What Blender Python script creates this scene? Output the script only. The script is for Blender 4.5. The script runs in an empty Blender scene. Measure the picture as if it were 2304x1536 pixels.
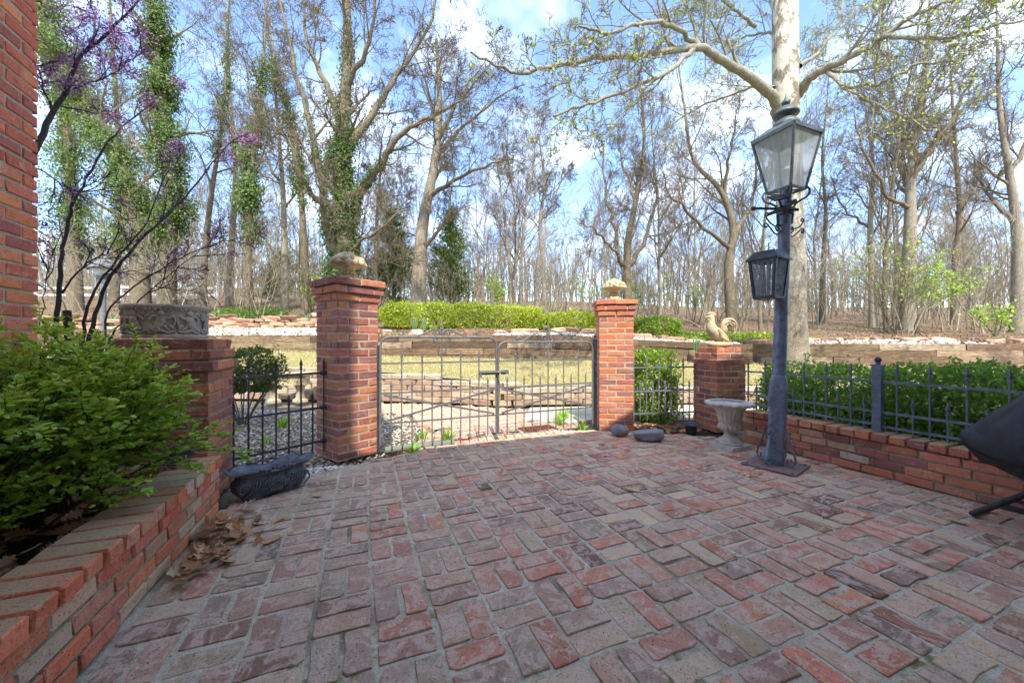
import bpy, bmesh, math, random
import numpy as np
from mathutils import Vector, Matrix
R = math.radians
rng = np.random.default_rng(7)
random.seed(7)
S = bpy.context.scene
C = S.collection

# ------------------------------------------------------------------ camera, sky, sun, exposure
EYE = 1.08
cam_d = bpy.data.cameras.new('camera'); cam = bpy.data.objects.new('camera', cam_d); C.objects.link(cam)
cam_d.sensor_width = 36; cam_d.lens = 13.2; cam_d.clip_start = .05; cam_d.clip_end = 900
cam.location = (0, 0, EYE); cam.rotation_euler = (R(90), 0, 0)
S.camera = cam
SUN_EL, SUN_AZ = 54.0, 171.0            # degrees; azimuth clockwise from +Y (the sun stands behind the camera)
W = bpy.data.worlds.new('World'); S.world = W; W.use_nodes = True
wn = W.node_tree.nodes; wl = W.node_tree.links; wn.clear()
w_out = wn.new('ShaderNodeOutputWorld'); w_bg = wn.new('ShaderNodeBackground')
w_sky = wn.new('ShaderNodeTexSky'); w_sky.sky_type = 'NISHITA'; w_sky.sun_disc = False
w_sky.sun_elevation = R(SUN_EL); w_sky.sun_rotation = R(SUN_AZ)
w_sky.air_density = .85; w_sky.dust_density = .6; w_sky.ozone_density = 3.
w_bg.inputs['Strength'].default_value = .15
tc = wn.new('ShaderNodeTexCoord'); sep = wn.new('ShaderNodeSeparateXYZ'); wl.new(tc.outputs['Generated'], sep.inputs[0])
zz = wn.new('ShaderNodeMath'); zz.operation = 'ADD'; zz.inputs[1].default_value = .22; wl.new(sep.outputs['Z'], zz.inputs[0])
zm = wn.new('ShaderNodeMath'); zm.operation = 'MAXIMUM'; zm.inputs[1].default_value = .1; wl.new(zz.outputs[0], zm.inputs[0])
dx = wn.new('ShaderNodeMath'); dx.operation = 'DIVIDE'; wl.new(sep.outputs['X'], dx.inputs[0]); wl.new(zm.outputs[0], dx.inputs[1])
dy = wn.new('ShaderNodeMath'); dy.operation = 'DIVIDE'; wl.new(sep.outputs['Y'], dy.inputs[0]); wl.new(zm.outputs[0], dy.inputs[1])
cmb = wn.new('ShaderNodeCombineXYZ'); wl.new(dx.outputs[0], cmb.inputs[0]); wl.new(dy.outputs[0], cmb.inputs[1])
cn = wn.new('ShaderNodeTexNoise'); cn.inputs['Scale'].default_value = 2.1; cn.inputs['Detail'].default_value = 5
cn.inputs['Roughness'].default_value = .55; cn.inputs['Distortion'].default_value = .25
wl.new(cmb.outputs[0], cn.inputs['Vector'])
cr = wn.new('ShaderNodeValToRGB'); cr.color_ramp.elements[0].position = .48; cr.color_ramp.elements[1].position = .82
cr.color_ramp.elements[0].color = (0, 0, 0, 1); cr.color_ramp.elements[1].color = (.85, .85, .85, 1)
wl.new(cn.outputs['Fac'], cr.inputs[0])
cmx = wn.new('ShaderNodeMixRGB'); cmx.inputs[2].default_value = (6.6, 6.9, 7.4, 1)
wl.new(cr.outputs[0], cmx.inputs[0]); wl.new(w_sky.outputs[0], cmx.inputs[1]); wl.new(cmx.outputs[0], w_bg.inputs[0])
wl.new(w_bg.outputs[0], w_out.inputs[0])
sun_d = bpy.data.lights.new('sun', 'SUN'); sun = bpy.data.objects.new('sun', sun_d); C.objects.link(sun)
sun_d.energy = 2.0; sun_d.angle = R(.53); sun_d.color = (1, .95, .86)
sv = Vector((math.sin(R(SUN_AZ)) * math.cos(R(SUN_EL)), math.cos(R(SUN_AZ)) * math.cos(R(SUN_EL)), math.sin(R(SUN_EL))))
sun.rotation_euler = sv.to_track_quat('Z', 'Y').to_euler(); sun.location = sv * 60
S.view_settings.view_transform = 'Standard'; S.view_settings.look = 'None'
S.view_settings.exposure = 1.98; S.view_settings.gamma = 1.0; S.view_settings.use_curve_mapping = False
S.render.engine = 'CYCLES'
S.cycles.max_bounces = 4; S.cycles.diffuse_bounces = 3; S.cycles.transparent_max_bounces = 8; S.cycles.use_denoising = True; S.cycles.use_adaptive_sampling = True; S.cycles.adaptive_threshold = .02

# ------------------------------------------------------------------ helpers
def lin(c): c = c / 255.; return c / 12.92 if c <= .04045 else ((c + .055) / 1.055) ** 2.4
def rgb(r, g, b): return (lin(r), lin(g), lin(b), 1.)
TH = R(21.8)                                            # the patio's own axes: A runs to the gate, B across
def ab(a, b): return (-math.sin(TH) * a + math.cos(TH) * b, math.cos(TH) * a + math.sin(TH) * b)
def pt(px, py, Y): return Vector(((px - 1152) / 845 * Y, Y, EYE + (769 - py) / 845 * Y))

class N:
    """small node-tree builder"""
    def __init__(s, name):
        s.m = bpy.data.materials.new(name); s.m.use_nodes = True
        s.t = s.m.node_tree; s.t.nodes.clear()
        s.out = s.t.nodes.new('ShaderNodeOutputMaterial'); s.p = s.t.nodes.new('ShaderNodeBsdfPrincipled')
        s.l(s.p.outputs[0], s.out.inputs[0])
    def l(s, a, b): s.t.links.new(a, b)
    def n(s, t): return s.t.nodes.new('ShaderNode' + t)
    def inp(s, sock, v):
        if hasattr(v, 'is_output'): s.l(v, sock)
        elif v is not None: sock.default_value = v
    def coord(s, kind='Object'):
        if kind == 'World': return s.n('NewGeometry').outputs['Position']
        return s.n('TexCoord').outputs[kind]
    def rnd(s): return s.n('ObjectInfo').outputs['Random']
    def mapping(s, v, sc=(1, 1, 1), loc=None):
        n = s.n('Mapping'); s.l(v, n.inputs[0]); n.inputs['Scale'].default_value = sc
        if loc is not None: s.inp(n.inputs['Location'], loc)
        return n.outputs[0]
    def noise(s, v, scale, detail=4, rough=.55, dist=0., color=False):
        n = s.n('TexNoise'); s.l(v, n.inputs['Vector']); n.inputs['Scale'].default_value = scale
        n.inputs['Detail'].default_value = min(detail, 3.5); n.inputs['Roughness'].default_value = rough; n.inputs['Distortion'].default_value = dist
        return n.outputs['Color' if color else 'Fac']
    def voro(s, v, scale, feat='F1', out='Distance'):
        n = s.n('TexVoronoi'); n.feature = feat; s.l(v, n.inputs['Vector']); n.inputs['Scale'].default_value = scale; return n.outputs[out]
    def ramp(s, f, stops):
        n = s.n('ValToRGB'); s.l(f, n.inputs[0]); e = n.color_ramp.elements
        while len(e) < len(stops): e.new(.5)
        for k, (p, c) in enumerate(stops):
            e[k].position = p; e[k].color = c if not isinstance(c, (int, float)) else (c, c, c, 1)
        return n.outputs[0]
    def mix(s, f, a, b, mode='MIX'):
        n = s.n('MixRGB'); n.blend_type = mode
        for i, v in enumerate((f, a, b)): s.inp(n.inputs[i], v)
        return n.outputs[0]
    def math(s, op, a, b=None):
        n = s.n('Math'); n.operation = op; s.inp(n.inputs[0], a); s.inp(n.inputs[1], b); return n.outputs[0]
    def bump(s, h, strength=.5, dist=.01):
        n = s.n('Bump'); s.l(h, n.inputs['Height']); n.inputs['Strength'].default_value = strength; n.inputs['Distance'].default_value = dist
        s.l(n.outputs[0], s.p.inputs['Normal'])
    def set(s, col=None, rough=None, metal=None, spec=None):
        s.inp(s.p.inputs['Base Color'], col); s.inp(s.p.inputs['Roughness'], rough); s.inp(s.p.inputs['Metallic'], metal)
        s.inp(s.p.inputs['Specular IOR Level'], spec); return s.m

# ---- materials
def brick_mat(name, attr=False, paving=False, col=None):
    b = N(name)
    base = (b.n('VertexColor').outputs[0] if attr else b.n('ObjectInfo').outputs['Color'])
    w = b.coord('World'); o = w
    m1 = b.noise(o, 13, 5, .65, .4); m2 = b.noise(o, 60, 4, .7); m3 = b.noise(w, 3.1, 3)
    c = b.mix(b.ramp(m1, [(.35, 0.), (.7, .3)]), base, b.mix(1., base, (.7, .62, .62, 1), 'MULTIPLY'))
    pits = b.ramp(b.noise(o, 150, 3, .6), [(.30, 1.), (.39, 0.)])
    if paving:
        mask = b.ramp(b.noise(w, 8.5, 8, .78, 1.2), [(.47, 0.), (.56, .75)])
        c = b.mix(mask, c, b.mix(b.noise(w, 2.2, 3), rgb(220, 196, 174), rgb(198, 168, 146)))
        soil = b.ramp(b.noise(w, 2.0, 6, .75, .4), [(.52, 0.), (.66, .55)])
        c = b.mix(soil, c, rgb(188, 162, 138))
        dirt = b.ramp(b.noise(w, 46, 6, .8, .5), [(.56, 0.), (.66, .45)])
        c = b.mix(dirt, c, rgb(146, 114, 100))
        lime = b.ramp(b.noise(w, 19, 7, .8, 1.), [(.64, 0.), (.70, .7)])
        c = b.mix(lime, c, rgb(228, 214, 196))
        moss = b.math('MULTIPLY', b.ramp(b.noise(w, 1.3, 5, .7), [(.54, 0.), (.68, 1.)]), b.ramp(b.noise(w, 30, 6, .8), [(.5, 0.), (.62, .5)]))
        c = b.mix(moss, c, rgb(118, 118, 66))
    else:
        eff = b.ramp(b.noise(w, 14, 8, .8, 1.1), [(.57, 0.), (.68, .6)])
        c = b.mix(eff, c, rgb(214, 186, 162))
        dk = b.ramp(b.noise(w, 26, 7, .8, .8), [(.56, 0.), (.68, .5)])
        c = b.mix(dk, c, rgb(110, 76, 66))
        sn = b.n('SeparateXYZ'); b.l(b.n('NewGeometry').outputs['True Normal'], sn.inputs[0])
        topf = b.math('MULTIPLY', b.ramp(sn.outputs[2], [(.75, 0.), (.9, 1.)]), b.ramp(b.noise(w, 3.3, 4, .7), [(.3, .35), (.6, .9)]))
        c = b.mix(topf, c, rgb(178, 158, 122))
    c = b.mix(b.math('MULTIPLY', pits, .55), c, rgb(58, 46, 42))
    h = b.math('ADD', b.math('MULTIPLY', m2, .6), b.math('MULTIPLY', m1, 1.1))
    b.bump(b.math('SUBTRACT', h, b.math('MULTIPLY', pits, .6)), .9, .008)
    return b.set(c, b.ramp(m1, [(.3, .78), (.7, .95)]), spec=.3)

def mortar_mat(name, c1, c2, moss=None):
    b = N(name); w = b.coord('World')
    n1 = b.noise(w, 7, 6, .7); n2 = b.noise(w, 120, 4, .7)
    c = b.mix(b.ramp(n1, [(.35, 0.), (.65, 1.)]), c1, c2)
    c = b.mix(b.ramp(n2, [(.35, .35), (.6, 0.)]), c, rgb(70, 64, 54))
    if moss:
        f = b.ramp(b.noise(w, 2.6, 6, .72), [(.50, 0.), (.62, .85)])
        f2 = b.ramp(b.noise(w, 24, 5, .7), [(.44, 0.), (.56, 1.)])
        c = b.mix(b.math('MULTIPLY', f, f2), c, moss)
        c = b.mix(b.ramp(b.noise(w, 1.7, 5, .7), [(.52, 0.), (.66, .7)]), c, rgb(92, 86, 70))
    b.bump(b.math('ADD', n1, b.math('MULTIPLY', n2, .6)), .9, .01)
    return b.set(c, .95, spec=.2)

def stone_mat(name, c1, c2, dark, scale=9, bump=.6, k=.6):
    b = N(name); w = b.coord('World')
    n1 = b.noise(w, scale, 6, .7, .3); n2 = b.noise(w, scale * 13, 4, .7)
    c = b.mix(b.ramp(n1, [(.33, 0.), (.66, 1.)]), c1, c2)
    c = b.mix(b.ramp(b.noise(w, scale * .5, 6, .75), [(.5, 0.), (.7, k)]), c, dark)
    c = b.mix(b.ramp(n2, [(.3, .4), (.45, 0.)]), c, dark)
    b.bump(b.math('ADD', n1, b.math('MULTIPLY', n2, .7)), bump, .008)
    return b.set(c, .9, spec=.3)

def tint_stone(name):
    b = N(name); w = b.coord('World'); base = b.n('ObjectInfo').outputs['Color']
    n1 = b.noise(w, 11, 6, .7, .3); n2 = b.noise(w, 110, 4, .7)
    c = b.mix(b.ramp(n1, [(.35, 0.), (.7, .7)]), base, b.mix(1., base, (.6, .56, .52, 1), 'MULTIPLY'))
    c = b.mix(b.ramp(n2, [(.3, .5), (.46, 0.)]), c, b.mix(1., base, (.35, .33, .3, 1), 'MULTIPLY'))
    b.bump(b.math('ADD', n1, b.math('MULTIPLY', n2, .8)), .8, .012)
    return b.set(c, .93, spec=.25)

def iron_mat(name, c1, c2, rough=.5, rust=.3):
    b = N(name); w = b.coord('World')
    n1 = b.noise(w, 14, 6, .7, .4); n2 = b.noise(w, 90, 4, .6)
    c = b.mix(b.ramp(n1, [(.35, 0.), (.65, 1.)]), c1, c2)
    c = b.mix(b.ramp(b.noise(w, 23, 6, .78), [(.62, 0.), (.75, rust)]), c, rgb(112, 84, 66))
    b.bump(b.math('ADD', n1, n2), .25, .004)
    return b.set(c, b.ramp(n1, [(.3, rough - .1), (.7, rough + .2)]), .15, .5)

def bark_mat(name, c1, c2, c3, sc=(7, 7, 1.6), pale=None):
    b = N(name); o = b.coord('World'); m = b.mapping(o, sc)
    n1 = b.noise(m, 2.2, 6, .72, .8); n2 = b.noise(m, 9, 5, .7)
    c = b.mix(b.ramp(n1, [(.34, 0.), (.62, 1.)]), c1, c2)
    c = b.mix(b.ramp(n2, [(.36, .8), (.5, 0.)]), c, c3)
    if pale:
        f = b.ramp(b.noise(b.mapping(o, (2.4, 2.4, 1.3)), 1.6, 6, .7, .5), [(.44, 0.), (.52, 1.)])
        sp = b.n('SeparateXYZ'); b.l(o, sp.inputs[0])
        zf = b.math('MULTIPLY', b.math('SUBTRACT', sp.outputs[2], 1.8), .32); zc = b.n('Clamp'); b.l(zf, zc.inputs[0])
        f = b.math('MULTIPLY', f, b.math('ADD', b.math('MULTIPLY', zc.outputs[0], .85), .12))
        c = b.mix(f, c, pale)
    b.bump(b.math('ADD', n1, b.math('MULTIPLY', n2, .8)), .9, .03)
    return b.set(c, .92, spec=.2)

def leaf_mat(name, trans=.35, rough=.5, gloss=True):
    b = N(name); col = b.n('VertexColor').outputs[0]
    if gloss: b.set(col, rough, spec=.35); sh = b.p
    else: b.t.nodes.remove(b.p); sh = b.n('BsdfDiffuse'); b.l(col, sh.inputs[0])
    tr = b.n('BsdfTranslucent'); b.l(b.mix(.35, col, rgb(220, 230, 60)) if gloss else col, tr.inputs[0])
    mx = b.n('MixShader'); mx.inputs[0].default_value = trans
    b.l(sh.outputs[0], mx.inputs[1]); b.l(tr.outputs[0], mx.inputs[2]); b.l(mx.outputs[0], b.out.inputs[0])
    return b.m

M = {}
M['brick'] = brick_mat('wall_brick'); M['paver'] = brick_mat('paving_brick', paving=True); M['paver_v'] = brick_mat('paving_brick_far', True, True)
M['mortar'] = mortar_mat('wall_mortar', rgb(204, 190, 166), rgb(180, 166, 142))
M['mortar_moss'] = mortar_mat('wall_mortar_weathered', rgb(188, 174, 144), rgb(150, 138, 108), rgb(96, 100, 52))
M['bed'] = mortar_mat('paving_mortar', rgb(222, 210, 186), rgb(196, 184, 158), rgb(112, 114, 58))
M['concrete'] = stone_mat('cast_stone', rgb(202, 186, 150), rgb(184, 166, 130), rgb(120, 108, 84), 8)
M['concrete_grey'] = stone_mat('grey_cast_stone', rgb(206, 198, 186), rgb(184, 174, 162), rgb(120, 112, 102), 9)
M['relief'] = stone_mat('relief_stone', rgb(184, 174, 158), rgb(160, 150, 136), rgb(104, 96, 84), 10)
M['slab'] = stone_mat('path_concrete', rgb(206, 196, 174), rgb(190, 178, 154), rgb(150, 138, 114), 2)
M['rock_dark'] = stone_mat('dark_rock', rgb(146, 148, 152), rgb(122, 124, 128), rgb(84, 84, 88), 12)
M['stone_tint'] = tint_stone('tinted_stone')
M['white_stone'] = stone_mat('white_pebble', rgb(232, 226, 212), rgb(214, 206, 190), rgb(160, 150, 134), 14, k=.35)
M['iron'] = iron_mat('wrought_iron', rgb(122, 132, 142), rgb(92, 100, 110), .5)
M['iron_dark'] = iron_mat('dark_iron', rgb(72, 78, 86), rgb(52, 56, 62), .5, .15)
M['gate_iron'] = iron_mat('grey_gate_iron', rgb(122, 121, 119), rgb(96, 97, 98), .5, .35)
M['post'] = iron_mat('lamp_post_paint', rgb(124, 134, 152), rgb(90, 98, 114), .45, .25)
M['black'] = iron_mat('black_paint', rgb(50, 52, 56), rgb(36, 37, 41), .45, .05)
M['lead'] = iron_mat('cast_black_metal', rgb(104, 110, 120), rgb(60, 62, 68), .42, .1)
M['rust'] = iron_mat('rusty_plate', rgb(146, 118, 108), rgb(122, 100, 94), .8, .5)
M['rust_red'] = iron_mat('rusty_grate', rgb(150, 92, 70), rgb(120, 72, 58), .85, .5)
M['bronze'] = iron_mat('weathered_copper', rgb(98, 108, 106), rgb(76, 82, 82), .45, .15)
M['bark_grey'] = bark_mat('grey_bark', rgb(168, 156, 134), rgb(140, 128, 108), rgb(92, 82, 68))
M['bark_brown'] = bark_mat('brown_bark', rgb(144, 130, 106), rgb(116, 104, 84), rgb(74, 66, 52))
M['bark_pale'] = bark_mat('pale_bark', rgb(178, 166, 142), rgb(152, 140, 116), rgb(102, 92, 76))
M['bark_syc'] = bark_mat('sycamore_bark', rgb(158, 144, 122), rgb(128, 114, 96), rgb(88, 76, 62), (5, 5, 2.6), rgb(206, 196, 170))
M['bark_limb'] = bark_mat('sycamore_limb_bark', rgb(170, 162, 138), rgb(144, 138, 114), rgb(110, 102, 82), (5, 5, 5))
M['bark_red'] = bark_mat('redbud_bark', rgb(84, 74, 72), rgb(62, 54, 54), rgb(40, 36, 36), (9, 9, 4))
M['leaf'] = leaf_mat('green_leaf'); M['petal'] = leaf_mat('petal', .25, .6, False); M['needle'] = leaf_mat('needle', .2, .6, False)
M['dry'] = leaf_mat('dry_leaf', .15, .7, False); M['grass'] = leaf_mat('grass_blade', .2, .7, False)
def cover_mat():
    b = N('black_cover_cloth'); w = b.coord('World')
    n1 = b.noise(w, 6, 6, .7, .6); n2 = b.noise(w, 330, 2)
    c = b.mix(b.ramp(n1, [(.4, 0.), (.7, 1.)]), rgb(30, 31, 35), rgb(50, 51, 56))
    c = b.mix(b.ramp(b.noise(w, 55, 4, .8), [(.66, 0.), (.74, .5)]), c, rgb(130, 126, 120))
    b.bump(b.math('ADD', n1, b.math('MULTIPLY', n2, .3)), .5, .02); return b.set(c, .55, spec=.4)
M['cover'] = cover_mat()
def timber_mat():
    b = N('weathered_timber'); o = b.coord('Object'); w = b.coord('World'); base = b.n('ObjectInfo').outputs['Color']
    g = b.noise(b.mapping(w, (.8, 9, 16)), 3.5, 6, .72, .6); g2 = b.noise(b.mapping(w, (2, 30, 45)), 4, 4, .7)
    c = b.mix(b.ramp(g, [(.38, 0.), (.64, 1.)]), base, b.mix(1., base, (.42, .37, .33, 1), 'MULTIPLY'))
    c = b.mix(b.ramp(b.noise(w, 1.7, 4, .75, .6), [(.5, 0.), (.68, .7)]), c, rgb(88, 74, 62))
    c = b.mix(b.ramp(g2, [(.36, .9), (.5, 0.)]), c, rgb(62, 48, 38))
    b.bump(b.math('ADD', g, g2), .9, .02); return b.set(c, .92, spec=.2)
M['timber'] = timber_mat()
def lawn_mat():
    b = N('dormant_lawn'); w = b.coord('World')
    n1 = b.noise(w, 1.1, 5, .65); n2 = b.noise(w, 38, 5, .8); n3 = b.noise(w, 7, 5, .7)
    c = b.mix(b.ramp(n1, [(.42, 0.), (.62, .6)]), rgb(172, 158, 116), rgb(142, 136, 84))
    c = b.mix(b.ramp(n3, [(.5, 0.), (.7, .6)]), c, rgb(190, 176, 136))
    c = b.mix(b.ramp(n2, [(.36, .6), (.52, 0.)]), c, rgb(140, 128, 80))
    b.bump(n2, .9, .03); return b.set(c, .95, spec=.15)
M['lawn'] = lawn_mat()
def hill_mat():
    b = N('leaf_strewn_soil'); w = b.coord('World')
    n1 = b.noise(w, .5, 6, .65); n2 = b.noise(w, 22, 5, .8); n3 = b.noise(w, 4, 5, .7); v = b.voro(w, 16, out='Color')
    c = b.mix(b.ramp(n3, [(.35, 0.), (.65, 1.)]), rgb(138, 114, 90), rgb(108, 88, 70))
    vs = b.n('SeparateColor'); b.l(v, vs.inputs[0])
    c = b.mix(b.ramp(vs.outputs[0], [(.5, 0.), (1., .6)]), c, rgb(156, 132, 106))
    c = b.mix(b.ramp(n2, [(.36, .8), (.5, 0.)]), c, rgb(92, 74, 58))
    c = b.mix(b.ramp(n1, [(.52, 0.), (.66, .55)]), c, rgb(128, 134, 74))
    b.bump(b.math('ADD', n2, n3), 1., .06); return b.set(c, .95, spec=.15)
M['hill'] = hill_mat()
def soil_mat(name, c1, c2, c3):
    b = N(name); w = b.coord('World')
    n1 = b.noise(w, 4, 6, .7); n2 = b.noise(w, 70, 5, .8)
    c = b.mix(b.ramp(n1, [(.35, 0.), (.65, 1.)]), c1, c2); c = b.mix(b.ramp(n2, [(.36, .8), (.54, 0.)]), c, c3)
    b.bump(b.math('ADD', n1, n2), 1., .03); return b.set(c, .95, spec=.15)
M['soil'] = soil_mat('garden_soil', rgb(98, 84, 68), rgb(78, 66, 54), rgb(48, 40, 34))
M['yard'] = soil_mat('gravelly_ground', rgb(170, 158, 138), rgb(142, 130, 110), rgb(96, 86, 72))
def attr_mat(name, rough=.9):
    b = N(name); w = b.coord('World'); c = b.n('VertexColor').outputs[0]
    n = b.noise(w, 60, 4, .7); c = b.mix(b.ramp(n, [(.3, .5), (.55, 0.)]), c, b.mix(1., c, (.5, .47, .44, 1), 'MULTIPLY'))
    b.bump(n, .6, .006); return b.set(c, rough, spec=.25)
M['pebble'] = attr_mat('pebble_stone'); M['block_v'] = attr_mat('block_stone')
def glass_mat():
    b = N('dusty_glass'); o = b.coord('World')
    n = b.noise(b.mapping(o, (30, 30, 7)), 1., 5, .7)
    b.set(rgb(206, 212, 206), .35, spec=.5)
    tl = b.n('BsdfTranslucent'); tl.inputs[0].default_value = rgb(222, 226, 218); m2 = b.n('MixShader'); m2.inputs[0].default_value = .55; b.l(b.p.outputs[0], m2.inputs[1]); b.l(tl.outputs[0], m2.inputs[2])
    tr = b.n('BsdfTransparent'); mx = b.n('MixShader')
    b.l(b.ramp(n, [(.3, .42), (.7, .75)]), mx.inputs[0]); b.l(tr.outputs[0], mx.inputs[1]); b.l(m2.outputs[0], mx.inputs[2]); b.l(mx.outputs[0], b.out.inputs[0])
    return b.m
M['glass'] = glass_mat()
def plain(name, c, rough=.6, metal=0.):
    b = N(name); n = b.noise(b.coord('World'), 25, 5, .7)
    return b.set(b.mix(b.ramp(n, [(.35, 0.), (.7, .5)]), c, tuple(x * .7 for x in c[:3]) + (1,)), rough, metal)
M['white_paint'] = plain('white_fence_paint', rgb(235, 235, 230)); M['bulb'] = plain('frosted_bulb', rgb(235, 235, 225), .3)
M['solar'] = plain('solar_cell', rgb(28, 34, 54), .25); M['roof'] = plain('roof_shingle', rgb(92, 84, 78), .9)
M['trim'] = plain('painted_trim', rgb(222, 216, 204), .6); M['hose'] = plain('grey_green_log', rgb(112, 120, 108), .8)
M['pane'] = plain('window_glass', rgb(40, 48, 54), .1)

# ------------------------------------------------------------------ mesh helpers
class MB:
    """collects shapes; build() links them as one mesh object"""
    def __init__(s): s.v = []; s.f = []; s.c = []
    def add(s, v, f):
        o = len(s.v); s.v += [tuple(p) for p in v]; s.f += [tuple(i + o for i in q) for q in f]
    def box(s, c, size, M_=None, taper=1.):
        x, y, z = (d / 2 for d in size)
        v = [Vector((sx * x * (taper if sz > 0 else 1), sy * y * (taper if sz > 0 else 1), sz * z)) for sz in (-1, 1) for sx, sy in ((-1, -1), (1, -1), (1, 1), (-1, 1))]
        if M_ is not None: v = [M_ @ p for p in v]
        c = Vector(c); s.add([p + c for p in v], [(3, 2, 1, 0), (4, 5, 6, 7), (0, 1, 5, 4), (1, 2, 6, 5), (2, 3, 7, 6), (3, 0, 4, 7)])
    def tube(s, pts, rad, n=8, cap=True, flat=None):
        pts = [Vector(p) for p in pts]; rad = rad if hasattr(rad, '__len__') else [rad] * len(pts)
        v = []; up = None
        for i, p in enumerate(pts):
            d = (pts[min(i + 1, len(pts) - 1)] - pts[max(i - 1, 0)]).normalized()
            if up is None:
                up = Vector((0, 0, 1)) if abs(d.z) < .9 else Vector((1, 0, 0))
                if flat is not None: up = Vector(flat)
            a = d.cross(up).normalized(); b = a.cross(d).normalized(); up = b
            for k in range(n):
                t = 2 * math.pi * (k + .5) / n; v.append(p + (a * math.cos(t) + b * math.sin(t)) * rad[i])
        f = [(i * n + k, i * n + (k + 1) % n, (i + 1) * n + (k + 1) % n, (i + 1) * n + k) for i in range(len(pts) - 1) for k in range(n)]
        if cap:
            m_ = len(pts) * n; v = v + v[:n] + v[-n:]; f += [tuple(m_ + k for k in range(n - 1, -1, -1)), tuple(m_ + n + k for k in range(n))]
        s.add(v, f)
    def bar(s, p, q, w, t=None, up=(0, 0, 1)):
        """flat or square bar from p to q"""
        p, q = Vector(p), Vector(q); d = (q - p).normalized(); up = Vector(up)
        if abs(d.dot(up)) > .95: up = Vector((1, 0, 0))
        a = d.cross(up).normalized() * w / 2; b = a.cross(d).normalized() * (t or w) / 2
        v = [e + sa * a + sb * b for e in (p, q) for sa, sb in ((-1, -1), (1, -1), (1, 1), (-1, 1))]
        s.add(v, [(3, 2, 1, 0), (4, 5, 6, 7), (0, 1, 5, 4), (1, 2, 6, 5), (2, 3, 7, 6), (3, 0, 4, 7)])
    def lathe(s, prof, n=24, c=(0, 0, 0), fn=None, sx=1., sy=1.):
        v = []
        for i, (r, z) in enumerate(prof):
            for k in range(n):
                t = 2 * math.pi * k / n; rr = r * (fn(t, r, z) if fn else 1)
                v.append((c[0] + rr * math.cos(t) * sx, c[1] + rr * math.sin(t) * sy, c[2] + z))
        f = [(i * n + k, i * n + (k + 1) % n, (i + 1) * n + (k + 1) % n, (i + 1) * n + k) for i in range(len(prof) - 1) for k in range(n)]
        m_ = len(prof) * n; v = v + v[:n] + v[-n:]; f += [tuple(m_ + k for k in range(n - 1, -1, -1)), tuple(m_ + n + k for k in range(n))]
        s.add(v, f)
    def blob(s, c, r, rot=None, nu=10, nv=7, jit=0., rnd=None):
        """ellipsoid with radii r=(rx,ry,rz)"""
        v = []; c = Vector(c)
        for j in range(nv + 1):
            ph = math.pi * j / nv
            for k in range(nu):
                t = 2 * math.pi * k / nu
                q = 1 + (rnd.uniform(-jit, jit) if jit else 0)
                p = Vector((r[0] * math.sin(ph) * math.cos(t) * q, r[1] * math.sin(ph) * math.sin(t) * q, r[2] * math.cos(ph) * q))
                v.append(c + (rot @ p if rot is not None else p))
        s.add(v, [(j * nu + k, (j + 1) * nu + k, (j + 1) * nu + (k + 1) % nu, j * nu + (k + 1) % nu) for j in range(nv) for k in range(nu)])
    def mesh(s, name, smooth=False):
        me = bpy.data.meshes.new(name); me.from_pydata(s.v, [], s.f); me.update()
        if smooth: me.polygons.foreach_set('use_smooth', [True] * len(me.polygons))
        return me
    def build(s, name, m, parent=None, smooth=False, loc=None, rot=None):
        return link(name, s.mesh(name, smooth), m, parent, loc, rot)

def link(name, me, m=None, parent=None, loc=None, rot=None, scale=None, color=None):
    o = bpy.data.objects.new(name, me); C.objects.link(o)
    if m is not None:
        mm = M[m] if isinstance(m, str) else m
        if not me.materials: me.materials.append(mm)
    if parent is not None: o.parent = parent
    if loc is not None: o.location = loc
    if rot is not None: o.rotation_euler = rot
    if scale is not None: o.scale = scale
    if color is not None: o.color = color
    return o

def np_mesh(name, v, f, cols=None, smooth=False):
    """v (n,3) array, f (m,k) array of equal-sized faces, cols (n,3) linear colour per vertex"""
    me = bpy.data.meshes.new(name); n, k = f.shape
    me.vertices.add(len(v)); me.vertices.foreach_set('co', np.ascontiguousarray(v, dtype=np.float32).ravel())
    me.loops.add(n * k); me.loops.foreach_set('vertex_index', np.ascontiguousarray(f, dtype=np.int32).ravel())
    me.polygons.add(n); me.polygons.foreach_set('loop_start', np.arange(0, n * k, k, dtype=np.int32))
    if smooth: me.polygons.foreach_set('use_smooth', np.ones(n, dtype=bool))
    me.update(calc_edges=True)
    if cols is not None:
        a = me.color_attributes.new('Col', 'FLOAT_COLOR', 'POINT')
        a.data.foreach_set('color', np.c_[cols, np.ones(len(v))].astype(np.float32).ravel())
    return me

def tag(o, label=None, cat=None, group=None, kind=None):
    for k, v in (('label', label), ('category', cat), ('group', group), ('kind', kind)):
        if v: o[k] = v
    return o
def thing(name, label, cat, loc=(0, 0, 0), rz=0., group=None):
    o = bpy.data.objects.new(name, None); C.objects.link(o); o.location = loc; o.rotation_euler = (0, 0, rz); o.empty_display_size = .1
    return tag(o, label, cat, group)
def copy_tree(o, parent=None):
    c = o.copy(); C.objects.link(c); c.parent = parent
    for ch in o.children: copy_tree(ch, c)
    return c
def cat_rom(pts, n=5):
    pts = [Vector(p) for p in pts]; P = [pts[0] * 2 - pts[1]] + pts + [pts[-1] * 2 - pts[-2]]; out = []
    for i in range(1, len(P) - 2):
        for k in range(n):
            t = k / n
            out.append(.5 * ((2 * P[i]) + (P[i + 1] - P[i - 1]) * t + (2 * P[i - 1] - 5 * P[i] + 4 * P[i + 1] - P[i + 2]) * t * t + (3 * P[i] - P[i - 1] - 3 * P[i + 1] + P[i + 2]) * t ** 3))
    return out + [pts[-1]]
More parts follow.
